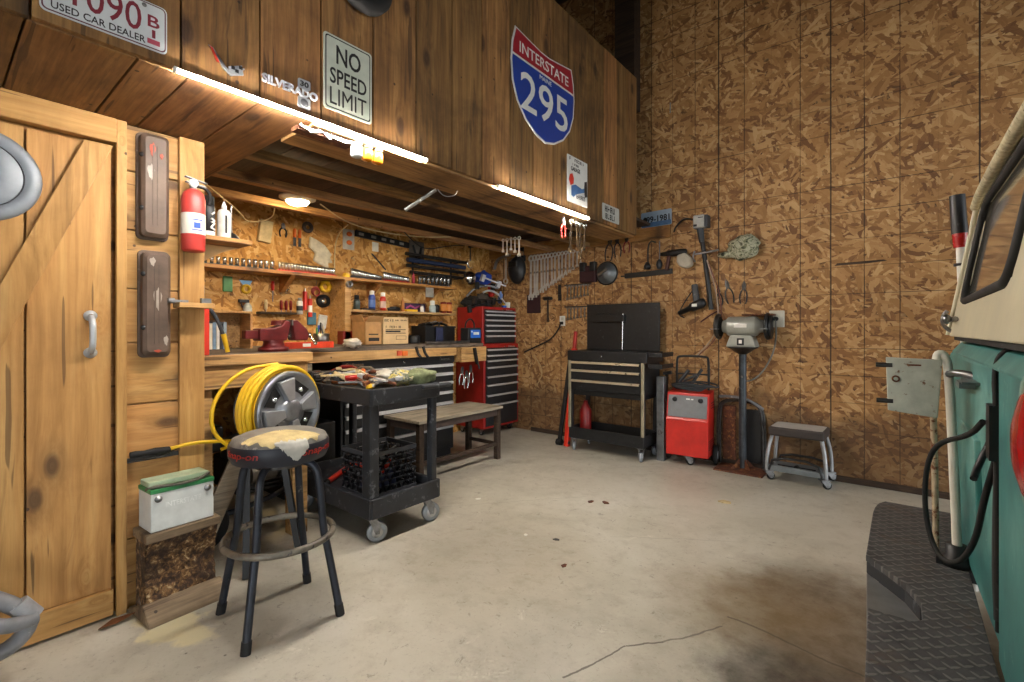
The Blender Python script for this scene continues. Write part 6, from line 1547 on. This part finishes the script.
obj('foot', B().bar((-.02, -.02, .016), (.04, -.02, .016), .03, .03), STL, t)
# hoops behind the pedestal
t = thing('bent_tubing', 'dark bent tubing leaning on the wall behind the grinder pedestal', 'tubing', (-1.07, 4.545, 0))
b = B()
for y, x0, x1 in ((.0, -.21, .17), (-.015, -.19, .155)): b.tube([(x0, y, .013), (x0 - .005, y, .50), (x0 + .06, y, .575), (x1 - .06, y, .57), (x1, y, .48), (x1 + .005, y, .013)], .012, 8)
obj('hoop', b, DST, t)
obj('dark_panel', B().bx(.02, .15, -.01, .02, .04, .50), BLK, t, bev=.006)
obj('brown_panel', B().bx(-.17, -.06, -.01, .02, .04, .52), RUST, t, bev=.006)
obj('grey_hose', B().tube([(-.19, -.03, .60), (-.1, -.05, .61), (.04, -.06, .60), (.12, -.05, .55), (.17, -.05, .52)], .012, 8), HOSE, t)

# ------------------------------------------------------------------ machine under the near end of the bench
t = thing('garden_machine', 'black wheeled engine machine parked under the bench behind the stool', 'machine', (-3.17, 1.03, 0))
obj('engine_block', B().bx(-.20, .16, .12, .38, .22, .42), BLK, t, bev=.02)
b = B()
for i in range(7): b.bx(.16, .20, .14, .36, .235 + i * .024, .247 + i * .024)
obj('cooling_fins', b, DST, t)
obj('shroud', B().lathe([(.0001, .12), (.08, .12), (.13, .10), (.14, .02), (.14, 0), (.0001, 0)], (-.02, .25, .42), n=24), CHARC, t)
obj('muffler', B().cyl((.20, .18, .34), (.20, .32, .34), .05, n=16), pm('#6d665c', .5, .6, .2), t)
obj('fuel_tank', B().bx(-.18, .02, -.08, .11, .46, .62), pm('#16171b', .35), t, bev=.02)
b = B(); b.prism([(.005, .505), (.055, .535), (.105, .505), (.055, .475)], .019, .0215, 'yz') if 0 else b.add([(.0215, -.05, .54), (.0215, .02, .565), (.0215, .09, .54), (.0215, .02, .515)], [(0, 1, 2, 3)])
obj('tank_badge', b, pm('#8b8d90', .5), t)
obj('frame_bar', B().tube([(.24, -.12, .16), (.26, .1, .17), (.24, .42, .22), (-.1, .48, .22)], .016, 8).tube([(.24, -.12, .16), (-.2, -.12, .18)], .016, 8), pm('#252a36', .4, .3), t)
for x, y in ((.27, -.10), (-.27, -.10)):
    w_ = obj('wheel', B().lathe([(.06, -.03), (.125, -.03), (.14, -.015), (.14, .015), (.125, .03), (.06, .03)], (x, y, .14), (1, 0, 0), 28), RUB, t)
    b = B(); b.lathe([(.0001, -.02), (.03, -.02), (.03, .02), (.0001, .02)], (x, y, .14), (1, 0, 0), 14)
    for k in range(6): a = PI * k / 3; b.bar((x, y + .02 * math.cos(a), .14 + .02 * math.sin(a)), (x, y + .075 * math.cos(a), .14 + .075 * math.sin(a)), .018, .012, (1, 0, 0))
    b.torus((x, y, .14), .078, .012, (1, 0, 0), 24, 6)
    obj('rim', b, pm('#23262e', .4), w_)
tag(obj('plank', B().bar((.0, -.13, .02), (-.10, .19, .60), .09, .025, (1, 0, .3)), M_greyboard, loc=(-2.66, .93, 0), bev=.003), 'old plank leaning behind the car battery', 'plank')
tag(obj('dark_crate', B().bx(-.2, .2, -.2, .2, 0, .5), BLK, loc=(-3.55, 1.79, 0), bev=.01), 'dark box far under the bench behind the utility cart', 'box')

# ------------------------------------------------------------------ grey hose at the door, floor litter
t = thing('grey_hose', 'thick grey shop hose looped on the floor by the plank door', 'hose', (-2.40, .12, 0))
obj('hose_loop', B().tube([(-.02, -.45, .62), (.0, -.20, .45), (.02, .0, .31), (.03, .10, .22), (.04, .12, .16), (.05, .06, .10), (.05, -.08, .10), (.03, -.35, .14)], .026, 12), HOSE, t)
obj('hose_loop', B().tube([(.06, -.45, .50), (.06, -.2, .35), (.07, -.02, .24), (.07, .06, .19), (.05, .13, .185)], .024, 12), HOSE, t)
obj('cuff', B().cyl((.03, .085, .245), (.036, .125, .185), .031, n=16), pm('#9a9b9d', .5), t)
t = thing('brown_hose', 'brown rubber hose end on the floor at the lower corner of the picture', 'hose', (-2.17, .07, 0))
obj('hose', B().tube([(.02, -.3, .20), (.0, -.05, .16), (-.01, .04, .09), (.06, .09, .03)], .026, 12), pm('#4a3f39', .6), t)
b = B(); b.add([(-.06, -.02, .004), (-.02, .02, .012), (.05, .03, .008), (.06, .01, .02), (.0, -.02, .010), (-.04, -.035, .016)], [(0, 1, 4, 5), (1, 2, 3, 4)])
o = obj('dry_leaf', b, pm('#7a4a22', .8), loc=(-2.47, .50, 0), rz=1.3); o.modifiers.new('Solid', 'SOLIDIFY').thickness = .002; tag(o, 'brown dry leaf on the floor before the plank door', 'leaf')
for i, (x, y, c, s_, l) in enumerate(((-.945, 3.50, TAN, 1.3, 'tan wood chip on the floor before the grinder'), (-1.67, 2.92, RUST, .8, 'nearer the cart of two brown bits on the floor before the tool cart'), (-1.575, 2.965, RUST, .9, 'nearer the welder of two brown bits on the floor before the tool cart'), (-2.31, 2.47, WHT, .6, 'white scrap on the floor before the low bench'), (-1.69, 2.21, WHT, .5, 'white scrap on the floor in the middle of the garage'), (-1.52, 2.27, BLK, .6, 'black scrap on the floor in the middle of the garage'), (-1.32, 2.04, RUST, .6, 'brown scrap on the bare floor nearest the stain'))):
    b = B(); b.prism([(-.03 * s_, -.012 * s_), (.0, -.022 * s_), (.035 * s_, -.008 * s_), (.03 * s_, .012 * s_), (-.01 * s_, .02 * s_)], 0, .006 * s_, 'xy')
    tag(obj('floor_scrap', b, c, loc=(x, y, .0), rz=i * 1.3), l, 'scrap')

# ------------------------------------------------------------------ heap of tools on the utility cart
CT = .855
def ct(name, lab, cat, b, m, x, y, z=0, rz=0, rot=None, bev=0): return tag(obj(name, b, m, loc=(x, y, CT + z), rot=rot or (0, 0, rz), bev=bev), lab, cat)
def screwdriver(lab, x, y, z, rz, c, L=.22):
    t = thing('screwdriver', lab, 'screwdriver', (x, y, CT + z), rz)
    obj('handle', B().lathe([(.0001, -.05), (.013, -.048), (.016, 0), (.012, .045), (.006, .05), (.0001, .05)], (-.06, 0, .016), (1, 0, 0), 12), c, t)
    obj('shaft', B().cyl((-.01, 0, .016), (L - .11, 0, .014), .004, n=8), STL, t)
screwdriver('yellow-handled screwdriver at the front edge of the utility cart', -2.38, 1.66, .0, 2.2, YEL)
screwdriver('red-handled screwdriver across the middle of the utility cart heap', -2.55, 1.70, .035, 1.2, RED)
screwdriver('black-handled screwdriver at the door end of the utility cart heap', -2.95, 1.62, .02, .4, BLK)
screwdriver('orange-handled screwdriver on top of the utility cart heap', -2.74, 1.82, .06, 2.6, ORG)
screwdriver('clear amber-handled screwdriver at the wall side of the cart heap', -3.02, 1.88, .02, -.3, AMB)
for i, (x, y, z, a, c, l) in enumerate(((-2.86, 1.60, .005, .4, BLK, 'black-handled pliers lying at the stool side of the cart heap'), (-2.62, 1.63, .005, 2.0, REDD, 'dark red pliers lying at the front edge of the cart heap'), (-2.98, 1.76, .03, 1.0, BLU, 'blue-handled pliers at the far end of the cart heap'), (-2.70, 1.95, .01, -.6, BLK, 'black pliers lying at the bench side of the cart heap'))):
    b = B(); pliers(b, .19, .03); ct('pliers', l, 'pliers', b, [c, DST], x, y, z + .017, rot=(-PI / 2 + .05, 0, a))
for i, (x, y, z, a, L, l) in enumerate(((-2.80, 1.66, .04, 1.9, .24, 'long chrome wrench across the cart heap'), (-2.45, 1.75, .0, .7, .2, 'chrome wrench at the front corner of the cart heap'), (-2.90, 1.92, .03, 2.8, .2, 'short chrome wrench at the back corner of the cart heap'))):
    ct('wrench', l, 'wrench', wrench(L), WCH, x, y, z + .015, rot=(-PI / 2, 0, a))
t = thing('wooden_mallet', 'wooden-handled hammer lying along the cart heap', 'hammer', (-2.66, 1.76, CT + .045), .25)
obj('handle', B().cyl((-.20, 0, 0), (.10, 0, .0), .014, .012, n=10), M_pineX, t)
obj('head', B().cyl((.11, -.06, 0), (.11, .05, 0), .022, n=14), DST, t)
t = thing('white_tape_roll', 'white roll of tape standing on the front of the cart heap', 'tape', (-2.47, 1.66, CT + .04), .7)
obj('roll', B().lathe([(.014, -.012), (.036, -.012), (.036, .012), (.014, .012), (.014, -.012)], (0, 0, 0), (0, 1, 0), 24), WHT, t)
obj('core', B().lathe([(.0001, -.010), (.014, -.010), (.014, .010), (.0001, .010)], (0, 0, 0), (0, 1, 0), 14), pm('#2f6d5c', .5), t)
n_ = N('speckled_glove'); co_ = n_.obj()
GLOVE = n_.finish(n_.ramp(n_.noise(co_, 30, 3), [(.4, '#5d6250'), (.5, '#a9a693'), (.58, '#c9b64a'), (.66, '#77796b')]), .9)
ct('work_glove', 'grey and yellow work glove beside the yellow-speckled end of the cart heap', 'glove', B().blob((0, 0, .045), (.11, .085, .05), .35, 6, seed=21), GLOVE, -2.42, 1.88, -.003)
ct('work_glove', 'mottled green-grey work glove at the low bench end of the cart heap', 'glove', B().blob((0, 0, .05), (.07, .10, .05), .3, 5, seed=22), pm('#7d8460', .9, 0, .35, 30), -2.34, 1.97, -.002)
ct('rag', 'crumpled white rag beside the gloves on the cart', 'rag', B().blob((0, 0, .035), (.075, .06, .035), .4, 7, seed=23), pm('#b9b6a9', .9), -2.50, 1.83, .02)
ct('dark_rag', 'dark oily rag at the stool end of the cart heap', 'rag', B().blob((0, 0, .03), (.10, .08, .04), .4, 6, seed=24), pm('#26221e', .9), -2.93, 1.80, -.003)
ct('tin_lid', 'rusty round tin lid on the cart heap', 'lid', B().lathe([(.0001, .006), (.05, .006), (.055, .012), (.055, 0), (.0001, 0)], n=24), RUST, -2.60, 1.88, .0)
ct('putty_tub', 'dark round tub in the middle of the cart heap', 'tub', B().lathe([(.0001, 0), (.036, 0), (.04, .055), (.0001, .056)], n=20), BLK, -2.80, 1.88, 0)
ct('copper_pipe', 'orange-brown rod lying across the front of the cart heap', 'rod', B().cyl((-.15, 0, .012), (.16, 0, .02), .010, n=10), pm('#9c5a2c', .4, .4), -2.66, 1.60, .0, .1)
ct('brush', 'tan brush handle sticking out over the cart heap', 'brush', B().cyl((-.09, 0, .02), (.07, 0, .045), .012, .009, n=10).bx(.06, .12, -.02, .02, .025, .055), TAN, -2.54, 1.92, .02, -.4)
for i in range(9):
    rnd = random.Random(i); x = -3.08 + .085 * i; y = 1.59 + rnd.uniform(0, .05) + (.30 if i % 3 == 0 else .10 * (i % 2))
    b = B(); b.lathe([(.0001, 0), (.014, 0), (.014, .04), (.009, .04), (.009, .02), (.0001, .02)], n=12)
    tag(obj('socket', b, STL, loc=(x, y, CT + .014), rot=(PI / 2, 0, rnd.uniform(0, 3))), 'loose steel socket lying among the tools on the utility cart', 'socket', 'loose sockets on the utility cart')
for i in range(26):
    rnd = random.Random(i + 90); x = -3.12 + rnd.uniform(0, .78); y = 1.575 + rnd.uniform(0, 1) ** 1.6 * .40
    b = B(); L = rnd.uniform(.05, .11); b.bar((-L, 0, .0), (L, 0, rnd.uniform(0, .02)), .02, .012); b.bx(L - .02, L + .015, -.018, .018, -.008, .014)
    tag(obj('small_part', b, [DST, RUST, PULL, STL, BLK, TAN][i % 6], loc=(x, y, CT + .026 + .014 * (i % 3)), rot=(rnd.uniform(-.4, .4), rnd.uniform(-.25, .25), rnd.uniform(0, 6.2)), bev=.002), 'small loose metal part buried in the heap on the utility cart', 'metal part', 'loose metal parts on the utility cart')

for i, (x, y, c, l) in enumerate(((-3.05, 1.66, DST, 'dark curved handle nearest the bench on the cart heap'), (-2.88, 1.70, BLK, 'black curved handle on the cart heap near the stool'), (-2.72, 1.64, TAN, 'tan curved handle at the front of the cart heap'), (-2.60, 1.80, RUST, 'rusty curved handle in the middle of the cart heap'), (-2.84, 1.90, STL, 'steel curved handle at the back of the cart heap'), (-2.98, 1.85, REDD, 'dark red curved handle at the back corner of the cart heap'))):
    rnd = random.Random(i + 300); a = rnd.uniform(0, 3.1)
    b = B().tube([(-.11, 0, 0), (-.04, .02, .03), (.04, .01, .035), (.11, -.02, .01)], [.010, .013, .012, .007], 8)
    ct('loose_tool', l, 'tool', b, c, x, y, .02 + .006 * i, a)
for i, (x, y, c, r_, h_, l) in enumerate(((-2.93, 1.62, STL, .028, .05, 'steel cup at the stool side of the cart heap'), (-2.76, 1.72, WHT, .022, .045, 'small white jar in the middle of the cart heap'), (-2.64, 1.93, BLK, .03, .06, 'black cup at the bench side of the cart heap'), (-3.06, 1.92, pm('#8a6a3a', .6), .03, .05, 'tan cup in the far corner of the cart heap'))):
    ct('cup', l, 'cup', B().lathe([(.0001, 0), (r_ * .9, 0), (r_, h_), (r_ * .85, h_), (r_ * .8, .006), (.0001, .005)], n=18), c, x, y, 0)
